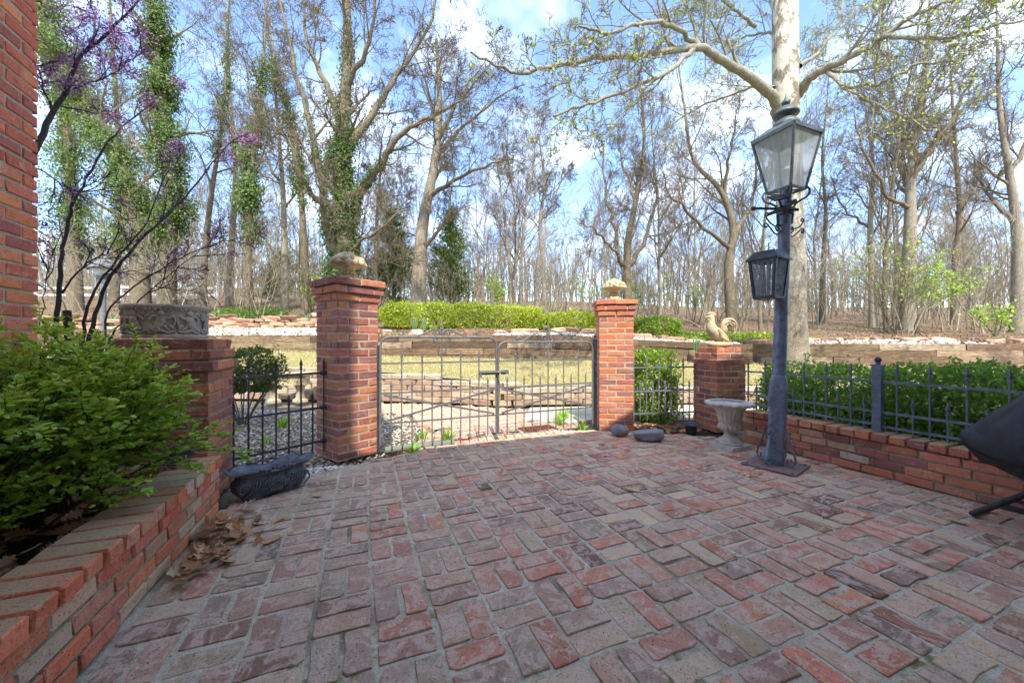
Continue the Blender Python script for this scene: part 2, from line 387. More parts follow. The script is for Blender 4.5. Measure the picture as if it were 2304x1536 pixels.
def leaf_cards(pos, size, nrm=None, fold=.25, shape=0, aspect=.6, r=rng, tip=None):
    """leaves as folded kites (shape 0) or six-point ovals (shape 1): returns verts, faces"""
    n = len(pos); size = np.broadcast_to(np.asarray(size, float), (n,))
    d = r.normal(size=(n, 3)) if tip is None else tip + r.normal(size=(n, 3)) * .25
    d /= np.linalg.norm(d, axis=1)[:, None] + 1e-9
    u = r.normal(size=(n, 3)) if nrm is None else nrm + r.normal(size=(n, 3)) * .35
    s = np.cross(d, u); s /= np.linalg.norm(s, axis=1)[:, None] + 1e-9; u = np.cross(s, d)
    L = size[:, None]; Wd = L * aspect / 2
    if shape == 0:
        v = np.stack([pos, pos + d * L * .5 + s * Wd + u * L * fold * .5, pos + d * L, pos + d * L * .5 - s * Wd + u * L * fold * .5], 1)
        return v.reshape(-1, 3), np.arange(4 * n).reshape(n, 4)
    v = np.stack([pos, pos + d * L * .28 + s * Wd + u * L * fold * .4, pos + d * L * .7 + s * Wd * .9 + u * L * fold * .4, pos + d * L,
                  pos + d * L * .7 - s * Wd * .9 + u * L * fold * .4, pos + d * L * .28 - s * Wd + u * L * fold * .4], 1)
    b = np.arange(n)[:, None] * 6
    return v.reshape(-1, 3), np.concatenate([b + np.array([[0, 1, 2, 3]]), b + np.array([[0, 3, 4, 5]])])
def leaf_cols(n, per, pal, r=rng, var=.18):
    pal = np.array([[lin(c) for c in p] for p in pal]); i = r.integers(0, len(pal), n); j = r.integers(0, len(pal), n); t = r.random((n, 1))
    c = (pal[i] * t + pal[j] * (1 - t)) * (1 + r.uniform(-var, var, (n, 1)))
    return np.repeat(np.clip(c, 0, 1), per, axis=0)
def leaves(name, pos, size, pal, m='leaf', parent=None, shape=0, aspect=.6, nrm=None, tip=None, fold=.25, r=rng):
    pos = np.asarray(pos, float); v, f = leaf_cards(pos, size, nrm, fold, shape, aspect, r, tip)
    return link(name, np_mesh(name, v, f, leaf_cols(len(pos), 4 if shape == 0 else 6, pal, r)), m, parent)
# ------------------------------------------------------------------ terrain
def lerp_tab(Y, tab):
    ys = [t[0] for t in tab]; return np.interp(Y, ys, [t[1] for t in tab])
T_LEFT = [(10.4, 760), (12.3, 737), (16, 712), (22, 688), (30, 676), (45, 664), (70, 655), (160, 648)]
T_MID = [(10.4, 758), (12.3, 742), (16, 722), (22, 705), (30, 696), (45, 690), (70, 684), (160, 678)]
T_RIGHT = [(10.4, 777), (12.3, 764), (16, 748), (22, 728), (30, 715), (45, 705), (70, 700), (160, 692)]
def hill_z(X, Y):
    """height of the wooded slope behind the timber wall"""
    X = np.asarray(X, float); Y = np.asarray(Y, float); k = X / np.maximum(Y, 1)
    wl_ = np.clip((-.2 - k) / .35, 0, 1); wr_ = np.clip((k - .15) / .35, 0, 1)
    py = lerp_tab(Y, T_MID) * (1 - wl_ - wr_) + lerp_tab(Y, T_LEFT) * wl_ + lerp_tab(Y, T_RIGHT) * wr_
    return EYE + (769 - py) / 845 * Y + .05 * np.sin(X * 1.3 + Y) * np.sin(Y * .9) * (Y > 12)
def lawn_front(X): return np.interp(X, [-12, -5, -2.4, -.5, .3, 3, 12], [.66, .60, .50, .36, .30, .29, .27])
def lawn_back(X): return np.interp(X, [-12, -6.7, -3, 2, 10, 16], [.95, .84, .66, .56, .40, .34])
WALL_Y = lambda X: np.interp(X, [-12, -5, -2.4, -.9, -.2, .5, 3, 14], [7.6, 7.1, 6.85, 6.6, 6.25, 6.45, 6.6, 7.2])
TIMBER_Y = 10.4
def lawn_z(X, Y):
    y0 = WALL_Y(X); t = np.clip((Y - y0) / (TIMBER_Y - y0), 0, 1); return lawn_front(X) * (1 - t) + lawn_back(X) * t
def grid_sheet(name, X, Y, zf, m, kind='structure'):
    gx, gy = np.meshgrid(X, Y); z = zf(gx, gy)
    v = np.stack([gx, gy, z], -1).reshape(-1, 3); nx = len(X); ny = len(Y)
    i = (np.arange(ny - 1)[:, None] * nx + np.arange(nx - 1)[None]).ravel()
    o = link(name, np_mesh(name, v, np.stack([i, i + 1, i + nx + 1, i + nx], 1), smooth=True), m); o['kind'] = kind; return o
hx = np.concatenate([-np.geomspace(220, 3, 60), np.linspace(-2.8, 2.8, 12), np.geomspace(3, 220, 60)])
grid_sheet('hillside', hx, np.concatenate([np.linspace(10.45, 24, 50), np.geomspace(24.5, 260, 40)]), hill_z, 'hill')
gxs = np.linspace(-24, 28, 170); tt = np.linspace(0, 1, 26)
vv = np.array([(x, WALL_Y(x) + .12 + t * (TIMBER_Y + .15 - WALL_Y(x) - .12), float(lawn_z(x, WALL_Y(x) + .12 + t * (TIMBER_Y - WALL_Y(x)))) + .012 * math.sin(x * 5 + t * 31)) for t in tt for x in gxs])
ii = (np.arange(len(tt) - 1)[:, None] * len(gxs) + np.arange(len(gxs) - 1)[None]).ravel()
lawn = link('lawn', np_mesh('lawn', vv, np.stack([ii, ii + 1, ii + len(gxs) + 1, ii + len(gxs)], 1), smooth=True), 'lawn'); lawn['kind'] = 'structure'
grid_sheet('ground', np.linspace(-60, 60, 100), np.linspace(-40, 7.8, 90), lambda x, y: -.055 + .012 * np.sin(x * 3.1) * np.sin(y * 2.7), 'yard')

# ------------------------------------------------------------------ bricks
WALL_PAL = [rgb(200, 118, 90), rgb(188, 106, 84), rgb(176, 98, 82), rgb(208, 124, 88), rgb(150, 94, 86), rgb(168, 104, 92), rgb(214, 130, 90), rgb(190, 112, 92)]
PLUM_PAL = WALL_PAL + [rgb(140, 84, 80), rgb(148, 88, 84), rgb(158, 92, 82)]
PAVE_PAL = [rgb(*c) for c in ((196, 132, 116), (186, 126, 112), (178, 138, 124), (186, 160, 138), (160, 126, 116), (198, 120, 102), (158, 138, 118), (190, 146, 128), (174, 132, 120), (204, 150, 134), (168, 142, 134), (190, 168, 146), (202, 128, 104), (146, 114, 106))]
def boost(p, k): return [(min(c[0] * k, .62), min(c[1] * k, .45), min(c[2] * k, .4), 1) for c in p]
mute = lambda P, k: [tuple(c[i] * (1 - k) + rgb(176, 136, 116)[i] * k for i in range(3)) + (1,) for c in P]
WALL_PAL = mute(boost(WALL_PAL, 1.1), .22); PLUM_PAL = mute(boost(PLUM_PAL, 1.05), .2); PAVE_PAL = [(min(.64, c[0] * 1.3), c[1] * 1.24, c[2] * 1.05, 1) for c in PAVE_PAL]
BL, BW, BH = .200, .096, .058
def brick_variant(seed):
    """a worn brick, BL x BW x BH, with rounded uneven arrises"""
    r = random.Random(seed); bm = bmesh.new(); bmesh.ops.create_cube(bm, size=1)
    bmesh.ops.scale(bm, vec=(BL, BW, BH), verts=bm.verts)
    bmesh.ops.bevel(bm, geom=bm.edges[:], offset=r.uniform(.003, .007), segments=1, affect='EDGES')
    for v in bm.verts:
        v.co += Vector((r.uniform(-.005, .004), r.uniform(-.003, .003), r.uniform(-.0028, .0028)))
        if r.random() < .06: v.co *= .965
    me = bpy.data.meshes.new('brick'); bm.to_mesh(me); bm.free(); me.materials.append(M['brick']); return me
BRICKS = [brick_variant(100 + k) for k in range(12)]
rb = random.Random(3)
def jit(c, v=.12):
    k = 1 + rb.uniform(-v, v); return (c[0] * k, c[1] * k * (1 + rb.uniform(-.05, .05)), c[2] * k * (1 + rb.uniform(-.06, .06)), 1)
def brick(parent, p, rz=0., L=BL, Wd=BW, H=BH, pal=WALL_PAL, tilt=.008, name='brick'):
    return link(name, rb.choice(BRICKS), None, parent, p, (rb.uniform(-tilt, tilt), rb.uniform(-tilt, tilt), rz + rb.choice((0, math.pi)) + rb.uniform(-tilt, tilt)),
                (L / BL, Wd / BW, H / BH), jit(rb.choice(pal)))
J = .013
def pillar_course(parent, z, s, k, pal, H, extra=0.):
    """one ring of six bricks round a square pillar of side s"""
    s2 = s + 2 * extra; L = (s2 - J) / 2; h = s2 / 2 - BW / 2; mid = s2 - 2 * BW - 2 * J
    for q in (0, 1):
        a = (k % 2) * math.pi / 2
        def put(x, y, rz, L_): 
            ca, sa = math.cos(a), math.sin(a); e = rb.uniform(-.003, .003)
            brick(parent, (x * ca - y * sa, x * sa + y * ca, z), rz + a, L_, BW, H, pal)
        sg = 1 if q else -1
        put(-(L + J) / 2, sg * h, 0, L); put((L + J) / 2, sg * h, 0, L); put(sg * h, 0, math.pi / 2, mid)
def pillar(name, label, corner, phi, s, courses, ch, pal, caps=(0., 0., 0.), z0=0., mortar='mortar', body_inset=None):
    """corner = its near corner on the ground, phi = turn of the front face; caps = overhang of the top courses, top first"""
    c, sn = math.cos(phi), math.sin(phi); cx = corner[0] + s / 2 * (c - sn); cy = corner[1] + s / 2 * (sn + c)
    t = thing(name, label, 'pillar', (cx, cy, z0), phi)
    ins = sum(1 for e in caps if e < 0); full = (courses - ins) * ch
    core = MB(); core.box((0, 0, full / 2 - .01), (s - .009, s - .009, full - .016))
    for i, e in enumerate(caps):
        if e < 0: core.box((0, 0, (courses - i - .5) * ch - .012), (s + 2 * e - .012, s + 2 * e - .012, ch))
    for i, e in enumerate(caps):
        if e > .012: core.box((0, 0, (courses - i - .5) * ch - .002), (s + 2 * e - .012, s + 2 * e - .012, ch - .016))
    core.build('mortar_core', mortar, t)
    for k in range(courses):
        i = courses - 1 - k; e = caps[i] if i < len(caps) else 0.
        pillar_course(t, (k + .5) * ch, s, k, pal, ch - J, e)
    return t

# ---- the patio: a mortar bed and basket-weave bricks
U = .2162; A0 = 2.178; B0 = .0436
EDGE = [(-3., -1.6), ab(-.45, -.905), ab(2.88, -.905), (-1.72, 2.98), (-1.50, 3.25), (-1.305, 3.39), (-1.14, 3.56), (-.97, 3.75), (-.8, 3.85), (-.62, 4.05), (-.22, 4.39), (.48, 4.59), (1.02, 4.59), (1.50, 4.50), (1.9, 4.40), (2.28, 4.30), (2.46, 4.06), (2.6, 3.9), ab(2.83, 3.9), ab(-.45, 3.9)]
EDGE = EDGE[1:]
def inside(x, y, poly):
    r = False; j = len(poly) - 1
    for i in range(len(poly)):
        xi, yi = poly[i]; xj, yj = poly[j]
        if (yi > y) != (yj > y) and x < (xj - xi) * (y - yi) / (yj - yi) + xi: r = not r
        j = i
    return r
def bed_sheet(name, poly, z, step, m, amp):
    xs = np.arange(min(p[0] for p in poly), max(p[0] for p in poly) + step, step); ys = np.arange(min(p[1] for p in poly), max(p[1] for p in poly) + step, step)
    gx, gy = np.meshgrid(xs, ys); gz = z + amp * (np.sin(gx * 41 + 3 * np.sin(gy * 17)) * np.sin(gy * 37 + 2 * np.sin(gx * 13)) * .6 + np.random.default_rng(3).normal(size=gx.shape) * .35)
    keep = np.array([[inside(x, y, poly) for x in xs] for y in ys]); nx = len(xs)
    q = keep[:-1, :-1] & keep[1:, :-1] & keep[:-1, 1:] & keep[1:, 1:]
    i = (np.arange(len(ys) - 1)[:, None] * nx + np.arange(nx - 1)[None])[q]
    o = link(name, np_mesh(name, np.stack([gx, gy, gz], -1).reshape(-1, 3), np.stack([i, i + 1, i + nx + 1, i + nx], 1), smooth=True), m); return o
patio = bed_sheet('patio', EDGE, -.0050, .03, 'bed', .0014); tag(patio, 'brick patio laid in a basket weave pattern with mossy mortar joints', kind='structure')
def paver_shape(r, L=.199, Wd=.0935, H=.05):
    """worn paving brick: ten-point outline, chipped corners, rounded arris; local z = 0 is its top"""
    l, w = L / 2, Wd / 2
    def ch(): return r.choice((.003, .005, .007, .010, .015, .022, .03)) 
    o = []
    for sx, sy in ((1, -1), (1, 1), (-1, 1), (-1, -1)):
        c1, c2 = ch(), ch() * .8
        a = (sx * (l - c1), sy * w); b = (sx * l, sy * (w - c2))
        o += [a, b] if sx * sy < 0 else [b, a]
        if (sx, sy) in ((1, 1), (-1, -1)): o.append((r.uniform(-.3, .3) * l, sy * (w - r.choice((0, .001, .002, .004, .007)))))
    o = [(x + r.uniform(-.0035, .002) * np.sign(x), y + r.uniform(-.003, .001) * np.sign(y)) for x, y in o]
    n = len(o); e = r.uniform(.002, .004)
    v = [(x, y, -H) for x, y in o] + [(x, y, -r.uniform(.0012, .003)) for x, y in o]
    v += [(x * (1 - e / l * r.uniform(.7, 1.3)), y * (1 - e / w * r.uniform(.6, 1.2)), r.uniform(-.0015, .0012)) for x, y in o]
    f = [(i * n + k, i * n + (k + 1) % n, (i + 1) * n + (k + 1) % n, (i + 1) * n + k) for i in range(2) for k in range(n)] + [tuple(range(2 * n, 3 * n))]
    return v, f
rp = random.Random(11)
PAVE = []
for k in range(28):
    v, f = paver_shape(rp); me = bpy.data.meshes.new('paving_brick'); me.from_pydata(v, [], f); me.materials.append(M['paver'])
    PAVE.append((v, f, me))
def cells(a0, a1, b0, b1):
    for k in range(int(math.floor((a0 - A0) / U)), int((a1 - A0) / U) + 2):
        for i in range(int(math.floor((b0 - B0) / U)), int((b1 - B0) / U) + 2):
            ca, cb = A0 + (k - .5) * U, B0 + (i + .5) * U
            for s in (-.5, .5):
                if (i + k) % 2 == 0: yield ca, cb + s * U / 2, math.pi / 2
                else: yield ca + s * U / 2, cb, 0.
spots = []
for a, b, rz in cells(-.4, 5.2, -1.6, 4.2):
    a += rp.uniform(-.004, .004); b += rp.uniform(-.004, .004) + .006 * math.sin(a * 2.1)
    x, y = ab(a, b)
    if all(inside(x + dx_, y + dy_, EDGE) for dx_, dy_ in ((.05, 0), (-.05, 0), (0, .05), (0, -.05))):
        spots.append((x, y, rz))
def in_frame(x, y): return y > .9 and abs(x) < 1.363 * y + .12 and (y < .1 or EYE / max(y, .05) < .93)
spots.sort(key=lambda s: (not in_frame(s[0], s[1]), s[0] ** 2 + s[1] ** 2))
def pave_col(x, y):
    c = rp.choice(PAVE_PAL); a = -math.sin(TH) * x + math.cos(TH) * y; b = math.cos(TH) * x + math.sin(TH) * y
    g = max(0, min(1, .85 - b * .62)) * rp.uniform(.25, .95)                    # the shady planter side is greyer with age
    q = rgb(168, 154, 132); c = tuple(c[i] * (1 - g) + q[i] * g for i in range(3)); k = rp.uniform(.82, 1.14)
    if rp.random() < .07: k *= .6
    return (c[0] * k, c[1] * k, c[2] * k, 1)
far_v, far_f, far_c = [], [], []
for n, (x, y, rz) in enumerate(spots):
    v, f, me = rp.choice(PAVE); z = rp.uniform(-.0025, .0045) - (.002 if rp.random() < .08 else 0); rot = (rp.uniform(-.010, .010), rp.uniform(-.010, .010), rz + TH + rp.choice((0, math.pi)) + rp.uniform(-.02, .02))
    if n < 300: link('paving_brick', me, None, patio, (x, y, z), rot, (rp.uniform(.97, 1.04), rp.uniform(.96, 1.06), 1), pave_col(x, y))
    else:
        mt = Matrix.Translation((x, y, z)) @ Matrix.Rotation(rot[2], 4, 'Z') @ Matrix.Rotation(rot[1], 4, 'Y') @ Matrix.Rotation(rot[0], 4, 'X'); o = len(far_v)
        far_v += [tuple(mt @ Vector(p)) for p in v]; far_f += [tuple(i + o for i in q) for q in f]; far_c += [pave_col(x, y)] * len(v)
def coloured(name, v, f, c, m, parent=None):
    me = bpy.data.meshes.new(name); me.from_pydata(v, [], f); a = me.color_attributes.new('Col', 'FLOAT_COLOR', 'POINT')
    a.data.foreach_set('color', np.array(c, dtype=np.float32).ravel()); return link(name, me, m, parent)
fp = coloured('far_paving_bricks', far_v, far_f, far_c, 'paver_v', patio); fp['kind'] = 'stuff'

# ---- brick path and concrete walk beyond the gate
PATH = [(-1.15, 3.75), (-.9, 4.0), (-.2, 4.5), (.5, 4.7), (1.0, 4.72), (.62, 5.3), (.2, 6.1), (-.5, 6.35), (-1.3, 6.55), (-2.6, 6.7), (-2.6, 6.0), (-1.5, 5.6), (-.95, 4.6)]
path = bed_sheet('path', PATH, -.022, .06, 'bed', .002); tag(path, 'sunlit brick path curving away beyond the gate', kind='structure')
pv, pf, pc = [], [], []
for a, b, rz in cells(2.5, 8, -4, 3):
    x, y = ab(a, b)
    if inside(x, y, PATH):
        v, f, me = rp.choice(PAVE); mt = Matrix.Translation((x, y, -.014 + rp.uniform(-.003, .003))) @ Matrix.Rotation(rz + TH, 4, 'Z'); o = len(pv)
        c = rp.choice(WALL_PAL[:4] + [rgb(206, 150, 120), rgb(198, 140, 112), rgb(190, 150, 126)]); k = rp.uniform(.9, 1.15)
        c = tuple(.5 * c[i] + .5 * rgb(214, 176, 146)[i] for i in range(3))
        pv += [tuple(mt @ Vector(p)) for p in v]; pf += [tuple(i + o for i in q) for q in f]; pc += [(c[0] * k, c[1] * k, c[2] * k, 1)] * len(v)
pb = coloured('path_bricks', pv, pf, pc, 'paver_v', path); pb['kind'] = 'stuff'
m_ = MB(); top = [(.15, 5.15), (.75, 4.98), (1.6, 5.5), (5.5, 6.0), (5.5, 6.55), (2.0, 6.35), (.8, 6.2), (.3, 6.15)]
m_.add([(x, y, .0) for x, y in top] + [(x, y, -.09) for x, y in top], [tuple(range(8))] + [(i + 8, (i + 1) % 8 + 8, (i + 1) % 8, i) for i in range(8)])
tag(m_.build('concrete_walk', 'slab'), 'pale concrete walk slab beyond the gate', kind='structure')

# ------------------------------------------------------------------ the house: wing wall on the left, main block behind the camera
house = thing('brick_house', 'red brick house wall filling the upper left edge beside the redbud', 'house', (0, 0, 0), TH)
WB, WA = -1.69, 2.95             # wing face plane and its end, in patio axes (local x = B, local y = A)
CH = .071
HOUSE_PAL = [rgb(226, 134, 98), rgb(216, 122, 90), rgb(206, 112, 86), rgb(232, 142, 96), rgb(190, 112, 96), rgb(220, 128, 100)]
for k in range(48):
    z = (k + .5) * CH
    a = WA - (0. if k % 2 else 0.)
    hd = k % 2
    x0 = WA
    if hd: brick(house, (WB - BW / 2, x0 - .05 + .0, z), math.pi / 2, .096, BW, CH - J, HOUSE_PAL); x0 -= .096 + J
    while x0 > WA - .95:
        brick(house, (WB - BW / 2, x0 - BL / 2, z), math.pi / 2, BL, BW, CH - J, HOUSE_PAL); x0 -= BL + J
hb = MB()
hb.box((WB - 3.006, (WA - .45) / 2 - .02, 2.9), (6., WA + .45 - .02, 5.8))
hb.build('mortar_wall', 'mortar', house)
def house_brick_mat():
    b = N('plain_brickwork'); o = b.coord('Object')
    t = b.n('TexBrick'); sw = b.n('SeparateXYZ'); b.l(o, sw.inputs[0]); cb = b.n('CombineXYZ')
    b.l(b.math('ADD', sw.outputs[0], sw.outputs[1]), cb.inputs[0]); b.l(sw.outputs[2], cb.inputs[1]); b.l(cb.outputs[0], t.inputs[0])
    t.inputs['Scale'].default_value = 1.; t.inputs['Brick Width'].default_value = .211; t.inputs['Row Height'].default_value = CH; t.inputs['Mortar Size'].default_value = .006
    t.inputs['Color1'].default_value = rgb(180, 94, 68); t.inputs['Color2'].default_value = rgb(150, 80, 66); t.inputs['Mortar'].default_value = rgb(178, 166, 146)
    b.bump(t.outputs['Fac'], -.5, .006); return b.set(t.outputs['Color'], .9, spec=.2)
M['house_brick'] = house_brick_mat()
w2 = MB(); w2.box((WB - BW / 2, (WA - .98 - .45) / 2, 2.9), (BW, WA - .98 + .45 - .004, 5.8)); w2.box((WB - .05, WA - .45, 4.62), (.1, .94, 2.4))
w2.build('wing_wall', 'house_brick', house)
w3 = MB(); w3.box((3.7, -2.45, 2.7), (9.6, 4., 5.4)); w3.build('main_wall', 'trim', house)  # unseen wall, given pale paint to bounce more light onto the patio
w4 = MB(); w4.box((-4.68, -.94, 4.8), (6.88, .9, 9.6)); w4.build('shadow_tower_wall', 'house_brick', house)  # unseen tall slab, added so its edge shadows the left gate pillar
rf = MB()
rf.add([(-1.1, 0, 5.42), (8.6, 0, 5.42), (8.6, -2.5, 6.85), (-1.1, -2.5, 6.85), (8.6, -5, 5.42), (-1.1, -5, 5.42), (-1.1, 0, 5.30), (8.6, 0, 5.30), (8.6, -5, 5.3), (-1.1, -5, 5.3)],
       [(0, 1, 2, 3), (3, 2, 4, 5), (0, 6, 7, 1), (5, 4, 8, 9), (6, 9, 8, 7), (0, 3, 5, 9, 6), (1, 7, 8, 4, 2)])
rf.add([(-1.24, -.49, 9.6), (-8.12, -.49, 9.6), (-4.6, -.49, 12.2), (-1.24, -1.39, 9.6), (-8.12, -1.39, 9.6), (-4.6, -1.39, 12.2)], [(0, 2, 1), (3, 4, 5), (0, 3, 5, 2), (1, 2, 5, 4), (0, 1, 4, 3)])  # gable of the added tower, raised to lengthen its shadow
rf.add([(WB + .1, WA + .1, 5.8), (WB - 6.1, WA + .1, 5.8), (WB - 3, WA + .1, 7.4), (WB + .1, -.4, 5.8), (WB - 6.1, -.4, 5.8), (WB - 3, -.4, 7.4)], [(0, 1, 2), (3, 5, 4), (0, 2, 5, 3), (1, 4, 5, 2), (0, 3, 4, 1)])
rf.build('roof', 'roof', house)
for x, z in ((1.6, 1.4), (4.6, 1.4), (1.6, 4.0), (4.6, 4.0)):
    f = MB()
    for sx in (-.5, .5): f.box((x + sx, -.42, z), (.07, .08, 1.5))
    for sz in (-.75, 0, .75): f.box((x, -.415, z + sz), (1.07, .07, .06))
    fo = f.build('window', 'trim', house); g = MB(); g.box((x, -.44, z), (.96, .02, 1.46)); g.build('pane', 'pane', fo)

# ------------------------------------------------------------------ planter wall on the left, low wall on the right
def low_wall(name, label, bface, side, a0, a1, courses, ch, cap_over, cat='wall', pal=WALL_PAL, thick=.2, mortar='mortar_moss'):
    """runs along A with its face at bface; side=+1: face looks to +B; topped by headers"""
    t = thing(name, label, cat, ab(a0, bface) + (0,), TH)
    L = a1 - a0; core = MB(); core.box((-side * (thick / 2 + .002), L / 2, courses * ch / 2), (thick - .012, L - .012, courses * ch - .012))
    core.box((-side * (thick / 2), L / 2, (courses + .45) * ch - .008), (thick - .02, L - .01, ch - .024)); core.build('mortar_core', mortar, t)
    for k in range(courses):
        y = -(k % 2) * .105 + rb.uniform(-.02, .02)
        while y < L - .03:
            l = min(BL + rb.uniform(-.01, .008), L - y); lo = max(y, 0)
            if y + l - lo > .04:
                e = rb.uniform(-.004, .005)
                brick(t, (side * (e - BW / 2), (lo + y + l) / 2, (k + .5) * ch), math.pi / 2, y + l - lo, BW, ch - .012, pal, .014)
            y += l + J
    y = .05
    while y < L - .04:
        brick(t, (-side * (thick / 2 - cap_over) + rb.uniform(-.005, .005), y, (courses + .5) * ch), 0, thick + .012, BW - .002, ch - .009, pal, .012, 'cap_brick')
        y += BW + .012
    return t
CAPS = boost([rgb(190, 166, 136), rgb(184, 150, 122), rgb(192, 120, 96), rgb(182, 112, 90), rgb(176, 126, 102), rgb(198, 114, 86), rgb(170, 132, 108), rgb(204, 112, 80), rgb(184, 106, 84)], 1.35)
planter = low_wall('planter_wall', 'low brick planter wall with a brick-on-edge cap in front of the green shrub', -.846, 1, .35, 2.93, 4, .0705, .008, pal=CAPS + HOUSE_PAL[:4])
low_wall('garden_wall', 'low weathered brick wall under the iron railing and clipped hedge', 3.84, -1, -.3, 2.86, 4, .0690, .01, pal=CAPS + PLUM_PAL)
# end wall of the planter in front of the pedestal pillar
t = thing('planter_end_wall', 'short brick edging across the end of the planter below the lizard figure', 'wall', ab(2.93, -.846) + (0,), TH)
core = MB(); core.box((-.53, -.1, .17), (.64, .18, .32)); core.build('mortar_core', 'mortar_moss', t)
for k in range(8):
    brick(t, (-.27 - k * .108, -.09, .3165), math.pi / 2, .2, BW, .06, CAPS, .012, 'cap_brick')
for k in range(4):
    for q in range(4): brick(t, (-.31 - q * .211 + (k % 2) * .1, -.2, .035 + k * .0705), 0, BL, BW, .058, CAPS)
# soil and litter in the planter
sx = [ab(a, b) for a, b in ((.2, -1.69), (.2, -.98), (2.75, -.98), (2.75, -1.69))]
so = MB(); nA, nB = 30, 9
so.v = [ab(.2 + 2.55 * i / nA, -1.69 + .71 * j / nB) + (.245 + .03 * math.sin(i * 1.7 + j) + rb.uniform(-.012, .012),) for i in range(nA + 1) for j in range(nB + 1)]
so.f = [(i * (nB + 1) + j, i * (nB + 1) + j + 1, (i + 1) * (nB + 1) + j + 1, (i + 1) * (nB + 1) + j) for i in range(nA) for j in range(nB)]
tag(so.build('planter_soil', 'soil', smooth=True), kind='structure')

# ------------------------------------------------------------------ brick pillars
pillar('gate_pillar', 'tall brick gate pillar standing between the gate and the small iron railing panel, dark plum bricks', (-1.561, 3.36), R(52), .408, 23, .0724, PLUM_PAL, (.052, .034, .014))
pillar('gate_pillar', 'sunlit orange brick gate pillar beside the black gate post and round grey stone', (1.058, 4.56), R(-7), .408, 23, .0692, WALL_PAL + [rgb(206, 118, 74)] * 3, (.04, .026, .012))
pillar('statue_pillar', 'short brick pillar carrying the rooster statue', (2.428, 4.45), R(12.5), .408, 14, .0725, PLUM_PAL, (-.03, -.012, .008))
pc_ = ab(3.02, -1.43); PEDESTAL = ab(3.27, -1.18)
pillar('urn_pedestal', 'brick pedestal pillar behind the leafy shrub carrying the carved stone planter', pc_, TH, .5, 15, .0735, PLUM_PAL, (-.008, .012, .03), mortar='mortar_moss')
# ------------------------------------------------------------------ wrought iron
def picket_mesh(h, r=.0075, tip=.085, w=.017):
    """round bar with a collar and a spear head; local z = 0 at its foot"""
    b = MB(); b.tube([(0, 0, 0), (0, 0, h - tip)], r, 8)
    z = h - tip
    b.lathe([(r * .9, z - .012), (r * 1.7, z - .010), (r * 1.7, z - .003), (r, z), (r * 1.5, z + .004), (r * 1.5, z + .010), (r * .95, z + .014), (r * .95, z + .02)], 8)
    prof = [(w * .55, z + .02), (w * 1.0, z + .028), (w * .62, z + .055), (w * .12, z + tip)]
    b.lathe([(x * .9, q) for x, q in prof], 4)
    return b.mesh('picket')
def fence_run(name, label, p, q, z0, rails, tall, short, step, first_tall, m, rail_r=.009, foot=.03, offset=.5, rail_mat=None):
    """a panel from p to q (plan points); rails = heights; pickets stand every step, tall and short in turn"""
    p, q = Vector(p), Vector(q); d = q - p; L = d.length; t = thing(name, label, 'fence', (p.x, p.y, z0), math.atan2(d.y, d.x))
    for z in rails:
        b = MB(); b.bar((-.01, 0, z), (L + .01, 0, z), rail_r * 1.7, rail_r * 1.9); b.build('rail', m, t)
    mt, ms = picket_mesh(tall - foot), picket_mesh(short - foot); x = step * offset; k = 0 if first_tall else 1
    while x < L - .01:
        link('picket', mt if k % 2 == 0 else ms, m, t, (x, -.002, foot), (0, 0, rb.uniform(0, .3))); x += step; k += 1
    return t
fp_ = fence_run('iron_fence_panel', 'small dark iron fence panel with spear tips between the pedestal and the tall gate pillar', (-2.235, 2.86), (-1.745, 3.50), 0, (.16, .47, .79), .93, .62, .1, False, 'iron_dark', foot=.06, offset=.95)
for z in (.16, .47, .79):
    b = MB(); b.tube([(.77, 0, z), (.83, 0, z)], .022, 8); b.build('wall_socket', 'iron_dark', fp_)
fence_run('iron_fence_panel', 'grey iron fence panel with spear tips between the sunlit gate pillar and the rooster pillar', (1.463, 4.66), (2.36, 4.82), 0, (.18, .46, .755), .88, .60, .085, True, 'iron', foot=.07, offset=.6)
# railing on the low wall, with its post
FB = 3.955
fence_run('iron_railing', 'long iron railing section on the low wall between the rooster pillar and the ball-topped post', ab(2.93, FB), ab(1.785, FB), 0, (.395, .50, .75), .885, .625, .0935, True, 'iron', foot=.345, offset=.6)
fence_run('iron_railing', 'iron railing section on the low wall between the ball-topped post and the covered grill', ab(1.725, FB), ab(-.1, FB), 0, (.385, .50, .75), .90, .635, .0935, True, 'iron', foot=.345, offset=.95)
t = thing('railing_post', 'square iron railing post with a ball on top on the low wall', 'post', ab(1.755, FB) + (.335,), TH)
b = MB(); b.box((0, 0, .27), (.058, .058, .54)); b.build('shaft', 'post', t)
b = MB(); b.box((0, 0, .548), (.072, .072, .016)); b.lathe([(.014, .556), (.018, .565), (.012, .572)], 10); b.build('cap', 'iron', t)
b = MB(); b.blob((0, 0, .593), (.024, .024, .024), None, 14, 10); b.build('ball', 'iron_dark', t, True)

